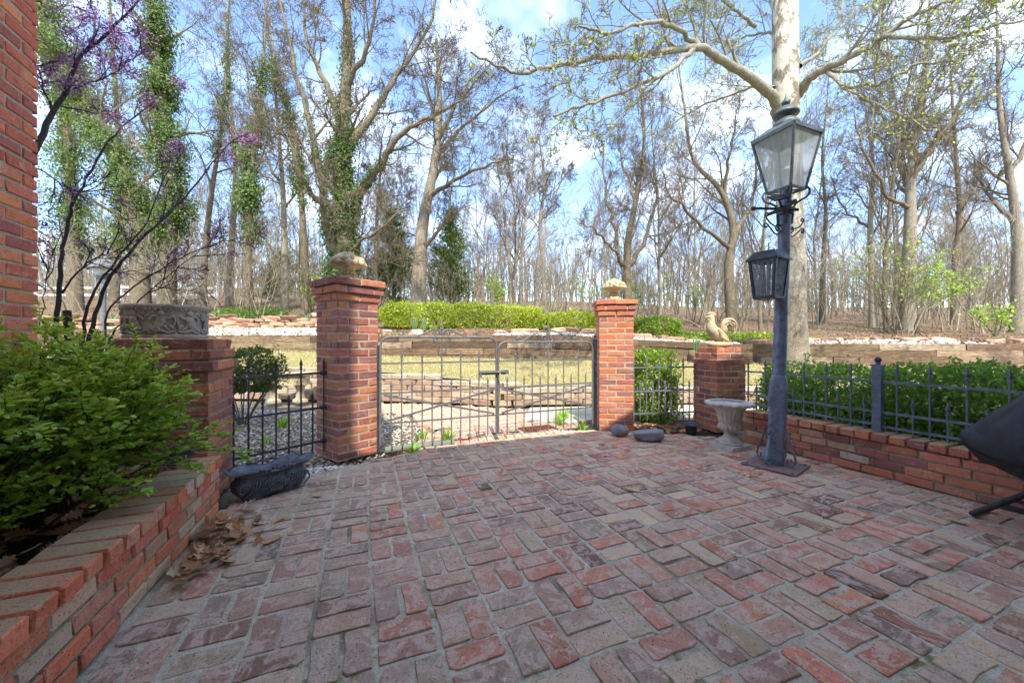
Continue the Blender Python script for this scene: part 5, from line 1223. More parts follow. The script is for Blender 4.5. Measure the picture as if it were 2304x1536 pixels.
for i, x in enumerate(xs):
    z = float(hill_z(x, 30)); b = MB(); b.box((x, 0, z + .55), (.17, .17, 1.2)); b.build('post', 'white_paint', t)
    if i:
        for h in (.42, .98):
            b = MB(); b.bar((xs[i - 1], -.1, float(hill_z(xs[i - 1], 30)) + h), (x, -.1, z + h), .04, .16); b.build('rail', 'white_paint', t)
# ------------------------------------------------------------------ trees
class Tubes:
    """gathers branch polylines and meshes them in batches"""
    def __init__(s): s.g = {}
    def add(s, pts, rad, sides): s.g.setdefault((len(pts), sides), []).append((pts, rad))
    def mesh(s, name):
        V, F = [], []; o = 0
        for (n, k), lst in s.g.items():
            P = np.array([[tuple(p) for p in a] for a, _ in lst]); Rd = np.array([b for _, b in lst])
            D = np.gradient(P, axis=1); D /= np.linalg.norm(D, axis=2, keepdims=True) + 1e-9
            ref = np.where(np.abs(D[:, :1, 2:3]) < .9, np.array([0, 0, 1.]), np.array([1., 0, 0])); ref = np.broadcast_to(ref, D.shape)
            A = np.cross(D, ref); A /= np.linalg.norm(A, axis=2, keepdims=True) + 1e-9; B = np.cross(A, D)
            t = 2 * np.pi * np.arange(k) / k; v = P[:, :, None] + Rd[:, :, None, None] * (A[:, :, None] * np.cos(t)[None, None, :, None] + B[:, :, None] * np.sin(t)[None, None, :, None])
            V.append(v.reshape(-1, 3)); T = len(lst); i = np.arange(T)[:, None, None] * n * k + np.arange(n - 1)[None, :, None] * k
            q = np.arange(k)[None, None]; q2 = (q + 1) % k; F.append(np.stack([i + q, i + q2, i + k + q2, i + k + q], -1).reshape(-1, 4) + o); o += T * n * k
        return np_mesh(name, np.concatenate(V), np.concatenate(F), None, True)
def rperp(d, r):
    a = Vector((r.gauss(0, 1), r.gauss(0, 1), r.gauss(0, 1))); a -= d * a.dot(d); return a.normalized()
def grow(T, p, d, L, rad, lvl, top, r, P, tips=None):
    """one branch with its children; P: wobble, tropism, counts, angles"""
    n = 7 - min(lvl, 3) if lvl < top else 3
    n = max(n, 3); pts = [p.copy()]; rr = [rad]; q = p.copy(); d = d.normalized()
    for i in range(n):
        d = (d + Vector((r.gauss(0, 1), r.gauss(0, 1), r.gauss(0, 1))) * P['wob'] + Vector((0, 0, P['up'] * (1 if lvl else .3)))).normalized()
        q = q + d * (L / n); pts.append(q.copy()); rr.append(max(rad * (1 - .78 * (i + 1) / n), P.get('rmin', .004)))
    T[0 if lvl == 0 else 1].add(pts, rr, 9 if lvl == 0 else (6 if lvl == 1 else (4 if lvl == 2 else 3)))
    if tips is not None and lvl >= top - 1: tips.extend(pts[1:])
    if lvl >= top: return
    for c in range(P['n'][lvl]):
        f = P['f0'][lvl] + (1 - P['f0'][lvl]) * ((c + r.random()) / P['n'][lvl]); i = min(int(f * n), n - 1); t = f * n - i
        pp = pts[i].lerp(pts[i + 1], t); dd = (pts[i + 1] - pts[i]).normalized(); ang = R(r.uniform(*P['ang']))
        cd = dd * math.cos(ang) + rperp(dd, r) * math.sin(ang)
        if lvl == 0: cd.z = max(cd.z, -.05)
        cl = L * r.uniform(*P['len'][lvl]) * (1.1 - .55 * f); cr = max(min(rr[i] * r.uniform(.4, .68), rad * .6), P.get('rmin', .004))
        grow(T, pp, cd, cl, cr, lvl + 1, top, r, P, tips)
def limb(T, pts, r0, r1, sides=9, which=0, n=5, wob=.0, r=random):
    p = cat_rom(pts, n)
    if wob: p = [p[0]] + [q + Vector((r.gauss(0, wob), r.gauss(0, wob), r.gauss(0, wob))) for q in p[1:]]
    rr = [r0 + (r1 - r0) * (i / (len(p) - 1)) ** .8 for i in range(len(p))]; T[which].add(p, rr, sides); return p, rr
def sprout(T, p, rr, count, L, top, r, P, f0=.15, tips=None, lvl=1, upw=.0):
    for c in range(count):
        f = f0 + (1 - f0) * (c + r.random()) / count; i = min(int(f * (len(p) - 1)), len(p) - 2); dd = (p[i + 1] - p[i]).normalized(); ang = R(r.uniform(*P['ang']))
        cd = dd * math.cos(ang) + rperp(dd, r) * math.sin(ang) + Vector((0, 0, upw)); grow(T, p[i].copy(), cd, L * r.uniform(.6, 1.25) * (1.1 - .5 * f), max(rr[i] * r.uniform(.3, .5), .006), lvl, top, r, P, tips)
def finish(T, name, label, loc, bark, limb_bark=None, group=None, cat='tree'):
    t = thing(name, label, cat, loc, 0, group); off = Matrix.Translation(-Vector(loc))
    for k, nm in ((0, 'trunk'), (1, 'branches')):
        if T[k].g: me = T[k].mesh(nm); me.transform(off); link(nm, me, bark if k == 0 else (limb_bark or bark), t)
    return t
OAKP = dict(wob=.16, up=.035, n=(10, 7, 6, 4), f0=(.35, .2, .2, .15), ang=(28, 62), len=((.32, .5), (.4, .65), (.4, .7), (.4, .8)), rmin=.006)
IVY = [(84, 110, 46), (64, 90, 38), (104, 128, 58), (42, 62, 30), (122, 140, 70), (52, 76, 34)]
def ivy(t, p, rr, n, spread, size, f0=0., f1=1., name='ivy', pal=IVY, loc=(0, 0, 0)):
    """climbing leaves round a limb: mats close to the bark, ragged lumps and gaps"""
    ph = rng.uniform(0, 6.28, 6); N_ = n * 3; f = f0 + (f1 - f0) * rng.random(N_); a = rng.uniform(0, 6.28, N_)
    q = (f - f0) / (f1 - f0); L = sum((p[k + 1] - p[k]).length for k in range(len(p) - 1)); h = f * L
    lump = .5 + .27 * np.sin(h * 2.1 + 1.0 * np.sin(a + ph[0]) + ph[1]) + .23 * np.sin(h * 5.3 + 2 * np.sin(a * 2 + ph[2]) + ph[3]) + .18 * np.sin(h * .9 + a + ph[4])
    keep = rng.random(N_) < np.clip(lump * 1.5 - .25, .04, 1) * np.clip((1.08 - q) * 2.5, 0, 1); f, a, lump = f[keep][:n], a[keep][:n], lump[keep][:n]; n = len(f)
    i = np.minimum((f * (len(p) - 1)).astype(int), len(p) - 2); A = np.array([tuple(v) for v in p]); u = f * (len(p) - 1) - i
    c = A[i] * (1 - u[:, None]) + A[i + 1] * u[:, None]; rad = np.array(rr)[i] + spread * np.clip(lump, .1, 1.2) * rng.random(n) ** 1.5 * 1.15
    o = np.stack([np.cos(a), np.sin(a), rng.normal(size=n) * .3], 1); pos = c + o * rad[:, None] - np.array(loc)
    return leaves(name, pos, rng.uniform(.4, 1.2, n) * size * .85, pal, 'leaf', t, 0, .85, o + rng.normal(size=o.shape) * .45, np.c_[o[:, :2] * .4, np.full(n, -.8)])
def base(px, Y): X = (px - 1152) / 845 * Y; return Vector((X, Y, float(hill_z(X, Y)) - .08))
r = random.Random(31)

# great ivy oak behind the tall gate pillar
Y = 14.5; T = [Tubes(), Tubes()]; b0 = base(772, Y)
p, rr = limb(T, [b0, pt(772, 560, Y), pt(775, 430, Y), pt(772, 300, Y), pt(782, 130, Y + .3), pt(778, -60, Y + .6)], .42, .13, 12); tr = (p, rr); sprout(T, p, rr, 9, 3.2, 4, r, OAKP, .35)
LB = []
for pts_, r0 in (([(768, 590, 0), (735, 520, -.5), (722, 400, -.9), (690, 250, -1.2), (655, 110, -1.4), (620, -40, -1.4)], .22), ([(790, 450, 0), (850, 380, -.5), (905, 300, -.9), (985, 255, -1.2), (1040, 225, -1.3)], .17),
                 ([(785, 330, 0), (850, 240, .5), (905, 150, .9), (965, 60, 1.1), (990, -40, 1.2)], .17), ([(775, 300, 0), (730, 190, .6), (690, 90, .9), (680, -50, 1.)], .16), ([(770, 470, 0), (700, 440, -1.2), (655, 330, -1.8), (620, 280, -2)], .10),
                 ([(780, 200, .2), (830, 90, -.6), (850, -50, -.9)], .13), ([(782, 580, 0), (810, 545, -1), (850, 520, -1.5), (910, 470, -1.8)], .07)):
    p, rr = limb(T, [pt(a, b_, Y + c) for a, b_, c in pts_], r0, .03, 8, 1, 5, .03, r); sprout(T, p, rr, 9, 2.4, 4, r, OAKP, .2); LB.append((p, rr))
t = finish(T, 'ivy_oak', 'large bare oak with ivy climbing its trunk right behind the tall gate pillar', b0, 'bark_brown'); loc = tuple(b0)
ivy(t, *tr, 14000, .40, .11, .12, .62, loc=loc); ivy(t, *tr, 1600, .2, .10, .6, .95, loc=loc)
for k, (p, rr) in enumerate(LB): ivy(t, p, rr, (1800, 900, 500, 300, 500, 100, 60)[k], .16, .10, .0, (.6, .45, .35, .4, .5, .4, .4)[k], loc=loc)

# bare leaning tree in the middle, beyond the hedge
Y = 15.5; T = [Tubes(), Tubes()]; b0 = base(938, Y)
p, rr = limb(T, [b0, pt(944, 600, Y), pt(952, 500, Y), pt(972, 400, Y), pt(986, 300, Y), pt(988, 200, Y), pt(982, 90, Y)], .36, .06, 12); sprout(T, p, rr, 14, 2.6, 4, r, OAKP, .45)
for pts_, r0 in (([(955, 560, 0), (985, 520, -.6), (1010, 470, -1), (1022, 380, -1.2)], .09), ([(968, 440, 0), (1010, 415, -.5), (1080, 380, -1), (1150, 360, -1.3)], .12), ([(978, 360, 0), (1010, 320, .4), (1060, 270, .7), (1130, 215, .9), (1180, 190, 1.)], .11),
                 ([(984, 320, 0), (1020, 250, -.5), (1070, 185, -.9), (1120, 120, -1)], .09), ([(985, 280, 0), (960, 190, .5), (930, 120, .9)], .07), ([(950, 540, 0), (910, 520, .8), (870, 505, 1.2)], .05)):
    p, rr = limb(T, [pt(a, b_, Y + c) for a, b_, c in pts_], r0, .02, 7, 1, 5, .03, r); sprout(T, p, rr, 9, 1.9, 4, r, OAKP, .2)
finish(T, 'bare_tree', 'leaning bare grey tree rising behind the long clipped hedge', b0, 'bark_grey', 'bark_brown')

# ivy-clad trees on the left
def ivy_tree(px, Y, path, r0, label, n_ivy, spread, f0, f1, limbs=8, up_=3.):
    T = [Tubes(), Tubes()]; b0 = base(px, Y); path = path + [(2 * path[-1][0] - path[-2][0], min(-120, 2 * path[-1][1] - path[-2][1] - 60), path[-1][2])]; p, rr = limb(T, [b0] + [pt(a, b_, Y + c) for a, b_, c in path], r0, r0 * .1, 11); sprout(T, p, rr, limbs + 3, up_, 4, r, OAKP, .35)
    t = finish(T, 'ivy_tree', label, b0, 'bark_brown'); ivy(t, p, rr, n_ivy, spread, .12, f0, f1, loc=tuple(b0)); return t, p, rr
ivy_tree(375, 15.5, [(378, 560, 0), (385, 400, 0), (368, 250, .2), (352, 120, .3), (345, -40, .4)], .36, 'tall straight trunk wrapped in a thick column of ivy behind the carved planter', 30000, .68, .16, 1., 9)
t, p, rr = ivy_tree(318, 17, [(312, 560, 0), (290, 430, 0), (245, 320, .4), (190, 220, .8), (140, 120, 1.), (100, 20, 1.2)], .40, 'ivy-covered tree leaning left behind the redbud', 30000, .95, .14, 1., 10)
ivy_tree(560, 16.5, [(556, 600, 0), (560, 500, 0), (562, 400, 0), (575, 290, .3), (590, 160, .5), (598, 40, .6)], .24, 'slimmer ivy-topped tree between the carved planter and the great oak', 9000, .62, .22, .75, 9)
ivy_tree(170, 19, [(165, 560, 0), (160, 420, 0), (150, 280, .4), (120, 160, .6), (110, 40, .7)], .34, 'ivy-covered tree closest to the brick house wall', 20000, 1.0, .15, 1., 8)
ivy_tree(455, 20, [(462, 560, 0), (478, 420, 0), (500, 280, 0), (510, 140, .2)], .2, 'thin tree with sparse ivy between the ivy column and the slim ivy-topped tree', 3000, .5, .5, 1., 8)
ivy_tree(690, 18.5, [(686, 600, 0), (680, 480, 0), (668, 350, .2), (640, 230, .4), (610, 120, .5)], .22, 'leaning tree with ragged ivy just left of the great oak', 5500, .55, .35, .9, 9)
ivy_tree(255, 24, [(262, 580, 0), (270, 420, 0), (262, 240, 0), (250, 60, 0)], .3, 'far ivy tree seen between the redbud stems', 5000, .8, .2, 1., 8)

# sycamore behind the lamp post
Y = 9.4; T = [Tubes(), Tubes()]; X0 = (1790 - 1152) / 845 * Y; b0 = Vector((X0, Y, float(lawn_z(X0, Y)) - .05))
p, rr = limb(T, [b0, pt(1786, 760, Y), pt(1783, 600, Y), pt(1776, 420, Y), pt(1768, 250, Y), pt(1767, 120, Y), pt(1766, 0, Y + .1), pt(1760, -120, Y + .2)], .335, .30, 16)
T[0].g.clear(); T[0].add(p, [.36 - .07 * min(1, i / 6) - .012 * i / len(p) for i in range(len(p))], 18)
SYC = dict(wob=.13, up=.03, n=(8, 6, 4, 3), f0=(.3, .2, .2, .15), ang=(30, 65), len=((.3, .5), (.4, .7), (.4, .7), (.4, .8)), rmin=.005); tips = []
for pts_, r0 in (([(1752, 262, -.2), (1735, 215, -.5), (1690, 178, -.9), (1625, 140, -1.3), (1570, 108, -1.7), (1470, 122, -2.2), (1360, 130, -2.6), (1250, 150, -3), (1150, 165, -3.3), (1060, 115, -3.5)], .135),
                 ([(1572, 110, -1.7), (1558, 55, -1.5), (1540, -30, -1.3)], .05), ([(1570, 108, -1.7), (1510, 60, -2.3), (1440, 55, -2.8), (1370, 75, -3.2), (1300, 60, -3.4)], .055), ([(1560, 112, -1.8), (1500, 165, -2.6), (1440, 190, -3.1), (1340, 230, -3.6), (1250, 260, -4)], .05),
                 ([(1795, 215, 0), (1822, 178, -.4), (1880, 145, -.9), (1960, 105, -1.3), (2040, 45, -1.7), (2120, 12, -2.1), (2200, -20, -2.4)], .125), ([(1990, 85, -1.5), (2060, 85, -2), (2150, 85, -2.4), (2230, 60, -2.8), (2330, 45, -3)], .05),
                 ([(1800, 150, .2), (1840, 120, .6), (1880, 60, .9), (1900, -20, 1.1)], .06), ([(1860, 160, -.7), (1905, 195, -1.4), (1990, 185, -1.9), (2070, 145, -2.3), (2160, 140, -2.7)], .05), ([(1985, 90, -1.4), (1985, 40, -1.2), (1970, -30, -1.)], .045),
                 ([(1870, 172, -.8), (1930, 215, -1.5), (2020, 255, -2), (2100, 300, -2.5)], .035), ([(1740, 200, -.3), (1700, 195, .3), (1640, 215, .8), (1560, 250, 1.2), (1480, 300, 1.5)], .05), ([(1700, 60, -.5), (1650, 20, -1), (1600, -30, -1.4)], .05),
                 ([(1764, 90, .1), (1720, 75, .8), (1660, 95, 1.3), (1630, 140, 1.6)], .045)):
    p, rr = limb(T, [pt(a, b_, Y + c) for a, b_, c in pts_], r0, .016, 9, 1, 5, .015, r); sprout(T, p, rr, 12, 1.25, 4, r, SYC, .25, tips)
t = finish(T, 'sycamore_tree', 'big pale sycamore with mottled white trunk behind the lamp post', b0, 'bark_syc', 'bark_limb')
tp = np.array([tuple(q) for q in tips]); tp = tp[rng.random(len(tp)) < .6] - np.array(tuple(b0)); tp = np.repeat(tp, 2, 0) + rng.normal(size=(len(tp) * 2, 3)) * .05
keep = rng.random(len(tp)) < .075; leaves('young_leaves', tp[keep], rng.uniform(.025, .075, keep.sum()), [(196, 206, 84), (170, 190, 70), (214, 214, 120), (150, 170, 66)], 'leaf', t, 0, .8)

# other large bare trees
def big_tree(px, Y, path, r0, label, limbs, bark='bark_grey', nl=10, ll=2.6, top=4, lean=OAKP):
    T = [Tubes(), Tubes()]; b0 = base(px, Y); path = path + [(1.8 * path[-1][0] - .8 * path[-2][0], 1.9 * path[-1][1] - .9 * path[-2][1], path[-1][2])]; p, rr = limb(T, [b0] + [pt(a, b_, Y + c) for a, b_, c in path], r0, r0 * .06, 11); sprout(T, p, rr, nl + 3, ll, top, r, lean, .35)
    for pts_, q in limbs:
        p2, r2 = limb(T, [pt(a, b_, Y + c) for a, b_, c in pts_], q, .02, 7, 1, 5, .05, r); sprout(T, p2, r2, 8, ll * .75, top, r, lean, .2)
    return finish(T, 'bare_tree', label, b0, bark, 'bark_brown')
big_tree(2042, 17, [(2045, 620, 0), (2048, 500, 0), (2050, 400, 0), (2060, 300, 0), (2080, 180, 0), (2090, 40, 0)], .33, 'large spreading bare tree at the right, behind the sleeper wall', [([(2050, 430, 0), (2015, 350, .5), (1985, 270, .8), (1960, 190, 1.)], .16), ([(2052, 410, 0), (2100, 330, -.5), (2160, 240, -1.), (2200, 150, -1.3)], .17), ([(2050, 380, 0), (2120, 310, .8), (2200, 280, 1.2)], .10), ([(2048, 470, 0), (1990, 430, -1.), (1940, 330, -1.5), (1925, 250, -1.8)], .1)])
big_tree(1648, 17, [(1640, 600, 0), (1650, 520, 0), (1622, 430, 0), (1560, 360, 0), (1540, 240, 0)], .25, 'dark twisting bare tree left of the sycamore, above the rooster', [([(1650, 540, 0), (1690, 460, .5), (1700, 380, .9), (1690, 280, 1.)], .12), ([(1645, 560, 0), (1570, 500, -.8), (1510, 440, -1.2), (1490, 380, -1.4)], .11), ([(1630, 450, 0), (1640, 340, -.6), (1660, 250, -.9)], .1)], 'bark_brown')
big_tree(1412, 16.5, [(1412, 560, 0), (1425, 480, 0), (1440, 400, 0), (1450, 300, 0), (1440, 190, 0)], .2, 'multi-stemmed bare tree behind the sunlit gate pillar finial', [([(1408, 600, 0), (1375, 560, -.5), (1340, 520, -.8), (1300, 500, -1.)], .10), ([(1400, 600, 0), (1378, 500, .6), (1360, 400, 1.), (1350, 300, 1.2)], .11), ([(1415, 600, 0), (1460, 520, -.4), (1475, 430, -.6), (1470, 340, -.8)], .12), ([(1430, 450, 0), (1400, 360, .6), (1390, 280, .9)], .08)], 'bark_brown')
big_tree(1965, 19, [(1962, 600, 0), (1958, 500, 0), (1965, 380, 0), (1950, 260, 0)], .2, 'ochre-barked bare tree right of the sycamore', [([(1960, 520, 0), (1900, 470, .6), (1870, 400, 1.)], .08)], 'bark_pale')
big_tree(2290, 16, [(2292, 600, 0), (2285, 480, 0), (2270, 380, 0), (2250, 250, 0), (2245, 100, 0)], .26, 'bare tree at the right edge of the wood', [([(2280, 500, 0), (2220, 430, .6), (2180, 330, 1.)], .11), ([(2270, 400, 0), (2320, 300, .6), (2360, 200, .9)], .12)])
big_tree(1150, 20, [(1148, 620, 0), (1140, 540, 0), (1130, 450, 0), (1120, 380, 0)], .13, 'slender bare tree beyond the gate between hedge and pillar', [], 'bark_pale', 10, 2.)
big_tree(1228, 18, [(1222, 600, 0), (1215, 500, 0), (1225, 420, 0), (1215, 330, 0)], .15, 'grey bare tree behind the gap between the hedges', [([(1215, 500, 0), (1250, 440, .5), (1270, 380, .8)], .07)], 'bark_grey', 11, 2.2)
big_tree(845, 17, [(846, 560, 0), (850, 460, 0), (858, 380, 0), (880, 300, 0)], .11, 'thin dark tree in front of the nearer cedar', [([(848, 540, 0), (890, 470, .4), (905, 400, .6)], .05)], 'bark_brown', 8, 1.8)
big_tree(640, 19, [(640, 560, 0), (636, 420, 0), (625, 280, 0), (615, 120, 0)], .2, 'tall bare tree left of the great oak', [([(636, 430, 0), (590, 330, .6), (560, 220, 1.)], .09)], 'bark_pale', 12, 2.8)
big_tree(515, 22, [(520, 560, 0), (530, 400, 0), (520, 240, 0), (510, 80, 0)], .22, 'tall bare grey tree between two ivy trees', [], 'bark_grey', 13, 3.2)
big_tree(2150, 21, [(2150, 600, 0), (2160, 480, 0), (2150, 340, 0), (2140, 180, 0)], .22, 'tall bare tree among the right-hand woodland', [([(2155, 480, 0), (2200, 380, .5), (2240, 280, .9)], .1)], 'bark_brown', 12, 3.)
big_tree(1850, 22, [(1852, 600, 0), (1858, 480, 0), (1850, 360, 0), (1860, 240, 0)], .17, 'bare tree just right of the sycamore trunk', [], 'bark_brown', 12, 2.8)

# cedars
def cedar(px, Y, top_px, label, width, n):
    b0 = base(px, Y); H = (pt(px, top_px, Y) - b0).z; t = thing('cedar_tree', label, 'tree', tuple(b0)); bb = MB(); bb.tube([(0, 0, 0), (.03, 0, H * .5), (0, 0, H * .97)], [.13, .08, .015], 9); bb.build('trunk', 'bark_brown', t)
    rc_ = np.random.default_rng(px); T = [Tubes(), Tubes()]; P = []; 
    for k in range(150):
        f = .08 + .9 * rc_.random() ** .8; L = width * (1.05 - f) ** .75 * rc_.uniform(.55, 1.1) * (.7 if f < .2 else 1); a = rc_.uniform(0, 6.28); d = Vector((math.cos(a), math.sin(a), rc_.uniform(.05, .6)))
        pts_ = [Vector((0, 0, f * H)), Vector((0, 0, f * H)) + d * L * .5, Vector((0, 0, f * H)) + d * L + Vector((0, 0, .08 * L))]; T[1].add(pts_, [.022, .014, .005], 4)
        m_ = int(n / 150 * L / width * 1.8) + 4; q = rc_.random((m_, 1)) ** .6; c = np.array(pts_[0])[None] * (1 - q) + np.array(pts_[2])[None] * q + rc_.normal(size=(m_, 3)) * np.array([.13, .13, .10]) * (.5 + q); P.append(c)
    link('branches', T[1].mesh('branches'), 'bark_brown', t); P = np.concatenate(P)
    leaves('foliage', P, rc_.uniform(.10, .2, len(P)), [(112, 134, 64), (88, 112, 54), (134, 150, 78), (70, 92, 48), (150, 160, 84)], 'needle', t, 0, .32, None, np.c_[P[:, :2] * .8, np.full(len(P), .5)]); return t
cedar(885, 18.5, 478, 'broad evergreen cedar right behind the tall gate pillar', 1.5, 9000)
cedar(1012, 18, 470, 'pointed evergreen cedar right of the leaning bare tree', 1.35, 9000)
cedar(640, 30, 560, 'small dark cedar far back left of the great oak', 1.9, 4000)
cedar(612, 26, 600, 'low cedar bush in the wood behind the slim ivy tree', 1.5, 3500)

# ------------------------------------------------------------------ the wood: a few kinds copied many times
FP = dict(wob=.11, up=.06, n=(17, 7, 6, 3), f0=(.22, .15, .2, .15), ang=(22, 55), len=((.22, .4), (.4, .65), (.4, .7), (.4, .8)), rmin=.008)
LIB = []
for k in range(7):
    T = [Tubes(), Tubes()]; H = (11, 12.5, 9.5, 14, 12, 9, 13)[k]
    rq = random.Random(200 + k); grow(T, Vector((0, 0, -.15)), Vector((rq.gauss(0, .05), rq.gauss(0, .05), 1)), H, (.075, .10, .06, .11, .082, .058, .095)[k], 0, 3, rq, dict(FP, wob=.05 if k % 2 else .08))
    t = thing('woodland_tree', 'slender bare woodland tree on the leaf-strewn slope', 'tree', (0, 0, 0), 0, 'bare woodland trees behind the garden'); bk = ('bark_grey', 'bark_brown', 'bark_pale', 'bark_grey', 'bark_pale', 'bark_brown', 'bark_grey')[k]
    # level 1+ wobble stronger: reuse branch mesh
    link('trunk', T[0].mesh('trunk'), bk, t); link('branches', T[1].mesh('branches'), 'bark_brown' if k % 2 else bk, t); LIB.append(t)
rf_ = random.Random(77); cnt = 0; used = [False] * 7
def place(X, Y, k, s):
    if used[k]: o = copy_tree(LIB[k])
    else: o = LIB[k]; used[k] = True
    o.location = (X, Y, float(hill_z(X, Y)) - .05); o.rotation_euler = (0, 0, rf_.uniform(0, 6.28)); o.scale = (s, s, s * rf_.uniform(.9, 1.15)); return o
occupied = []
while cnt < 215:
    kx = rf_.uniform(-1.42, 1.42) if cnt < 185 else rf_.choice((-1, 1)) * rf_.uniform(1.42, 2.1); Y = 16.5 + 50 * rf_.random() ** 1.25; X = kx * Y
    px = 1152 + 845 * kx
    if Y < 24 and 830 < px < 1120: continue
    if Y < 23 and rf_.random() < .55: continue
    if px < 700 and Y < 19: continue
    dmin = .7 + Y * .012
    if any((X - a) ** 2 + (Y - b_) ** 2 < dmin ** 2 for a, b_ in occupied): continue
    occupied.append((X, Y)); place(X, Y, rf_.randrange(7), rf_.uniform(.62, 1.1)); cnt += 1
# the far wood closes the view as one mass
rd = random.Random(55); T = [Tubes(), Tubes()]
for i in range(1300):
    Y = rd.uniform(50, 105); X = rd.uniform(-1.9, 1.9) * Y; z = float(hill_z(X, Y)) - .3; H = rd.uniform(6, 12); q = Vector((X, Y, z)); tpz = q + Vector((rd.gauss(0, .6), 0, H)); T[0].add([q, q.lerp(tpz, .5) + Vector((rd.gauss(0, .15), 0, 0)), tpz], [rd.uniform(.08, .2), .09, .02], 4)
    for c in range(12):
        f = rd.uniform(.12, .98); p = q.lerp(tpz, f); a = rd.uniform(0, 6.28); L = rd.uniform(.8, 2.6) * (1.1 - .6 * f); e = p + Vector((math.cos(a) * L, math.sin(a) * L, L * rd.uniform(.2, 1.2))); T[0].add([p, p.lerp(e, .5) + Vector((0, 0, .1)), e], [.045, .03, .015], 3)
tag(link('distant_wood', T[0].mesh('distant_wood'), 'bark_grey'), 'far bare wood closing the view behind the nearer trees', 'wood', None, 'stuff')
# bare undergrowth saplings
SAP = []
SP = dict(wob=.16, up=.05, n=(7, 4, 3), f0=(.2, .2, .2), ang=(20, 50), len=((.35, .6), (.4, .7), (.4, .7)), rmin=.005)
for k in range(4):
    T = [Tubes(), Tubes()]; rq = random.Random(300 + k)
    for s in range(3 + k % 2): grow(T, Vector((rq.gauss(0, .1), rq.gauss(0, .1), -.05)), Vector((rq.gauss(0, .25), rq.gauss(0, .25), 1)), rq.uniform(2., 3.4), .022, 1, 3, rq, dict(SP, n=(0, 9, 5, 3), f0=(.2, .2, .2, .2), len=((.4, .6),) * 3))
    t = thing('bare_sapling', 'thin bare understorey sapling in the wood', 'sapling', (0, 0, 0), 0, 'bare saplings under the trees'); link('branches', T[1].mesh('branches'), 'bark_pale' if k % 2 else 'bark_brown', t); SAP.append(t)
for i in range(150):
    Y = 14.5 + 30 * rf_.random() ** 1.3; kx = rf_.uniform(-1.4, 1.4); X = kx * Y; o = SAP[i] if i < 4 else copy_tree(SAP[i % 4]); s = rf_.uniform(.7, 1.5)
    o.location = (X, Y, float(hill_z(X, Y)) - .03); o.rotation_euler = (0, 0, rf_.uniform(0, 6.28)); o.scale = (s, s, s)
# green leafing saplings
def leafy(px, Y, h, n, label, spread=.5):
    b0 = base(px, Y); T = [Tubes(), Tubes()]; tips = []; rq = random.Random(px)
    for s in range(3): grow(T, b0.copy(), Vector((rq.gauss(0, .2), rq.gauss(0, .2), 1)), h, .025, 1, 3, rq, dict(SP, n=(0, 8, 5, 3), f0=(.2, .3, .2, .2), len=((.4, .6),) * 3), tips)
    t = finish(T, 'leafing_sapling', label, b0, 'bark_brown', None, None, 'sapling'); q = np.array([tuple(x) for x in tips]) - np.array(tuple(b0)); q = q[rng.integers(0, len(q), n)] + rng.normal(size=(n, 3)) * .12
    leaves('young_leaves', q, rng.uniform(.06, .13, n), [(160, 196, 70), (136, 176, 58), (186, 212, 96)], 'leaf', t, 0, .7)
leafy(2062, 15.5, 2.6, 900, 'sapling with fresh green leaves before the large right-hand tree'); leafy(1995, 16, 3.4, 500, 'thin green-leafed sapling right of the sycamore'); leafy(1465, 21, 2.2, 600, 'green leafing shrub beyond the sunlit gate pillar'); leafy(1330, 24, 2.2, 700, 'pale green bush far behind the gate')
leafy(1130, 19, 1.8, 500, 'small leafing shrub behind the long hedge'); leafy(1560, 22, 2., 500, 'green understorey shrub beyond the rooster'); leafy(700, 17.5, 1.6, 500, 'low green shrub left of the tall gate pillar'); leafy(2240, 13.5, 1., 300, 'small green shrub at the edge of the slope on the right')
gx = rng.uniform(-.82, -.5, 4000) * 15; gy = rng.uniform(14, 16.5, 4000); gx = rng.uniform(-12.5, -9.6, 4000); P = np.c_[gx, gy, hill_z(gx, gy) + rng.uniform(0, .35, 4000)]
tag(leaves('vinca_cover', P, rng.uniform(.06, .11, 4000), MG + IVY, 'leaf', None, 0, .6, flat_nrm(4000, .9)), 'mound of green ground cover under the ivy column tree', 'plants', None, 'stuff')

# ------------------------------------------------------------------ redbud by the house wall
Y = 3.5; T = [Tubes(), Tubes()]; b0 = Vector(((170 - 1152) / 845 * Y, Y, -.03)); tips = []
RB = dict(wob=.12, up=.02, n=(6, 5, 3), f0=(.2, .2, .2), ang=(25, 55), len=((.3, .55), (.4, .7), (.4, .7)), rmin=.0025)
STEMS = [([(125, 760, 0), (135, 640, .1), (140, 560, .15), (160, 480, .2), (185, 420, .3), (245, 320, .5), (320, 250, .8), (400, 180, 1.)], .026), ([(140, 660, .1), (200, 590, .0), (270, 560, -.1)], .012),
         ([(185, 765, .1), (205, 670, .15), (260, 590, .3), (330, 500, .5), (370, 400, .7), (430, 320, 1.)], .018), ([(200, 760, 0), (240, 640, .1), (300, 560, .2), (380, 480, .4), (430, 430, .6), (510, 330, .8), (560, 300, .9)], .022),
         ([(232, 770, .2), (250, 690, .2), (340, 620, .3), (430, 570, .4), (520, 540, .5), (610, 520, .6)], .012), ([(250, 760, .1), (330, 660, .1), (420, 590, .2), (500, 520, .3)], .010),
         ([(60, 420, -.3), (95, 300, -.2), (140, 220, -.1), (190, 120, 0), (260, 60, .1), (330, -20, .2)], .034), ([(120, 260, -.1), (95, 190, -.1), (80, 140, -.1)], .014), ([(190, 120, 0), (215, 70, .1), (205, 10, .2), (190, -30, .2)], .016), ([(165, 200, 0), (250, 170, .2), (330, 100, .3)], .010),
         ([(85, 380, 0), (150, 420, .1), (210, 440, .2)], .008), ([(88, 750, 0), (100, 650, 0), (115, 560, 0), (80, 500, .1)], .006)]
bl = []
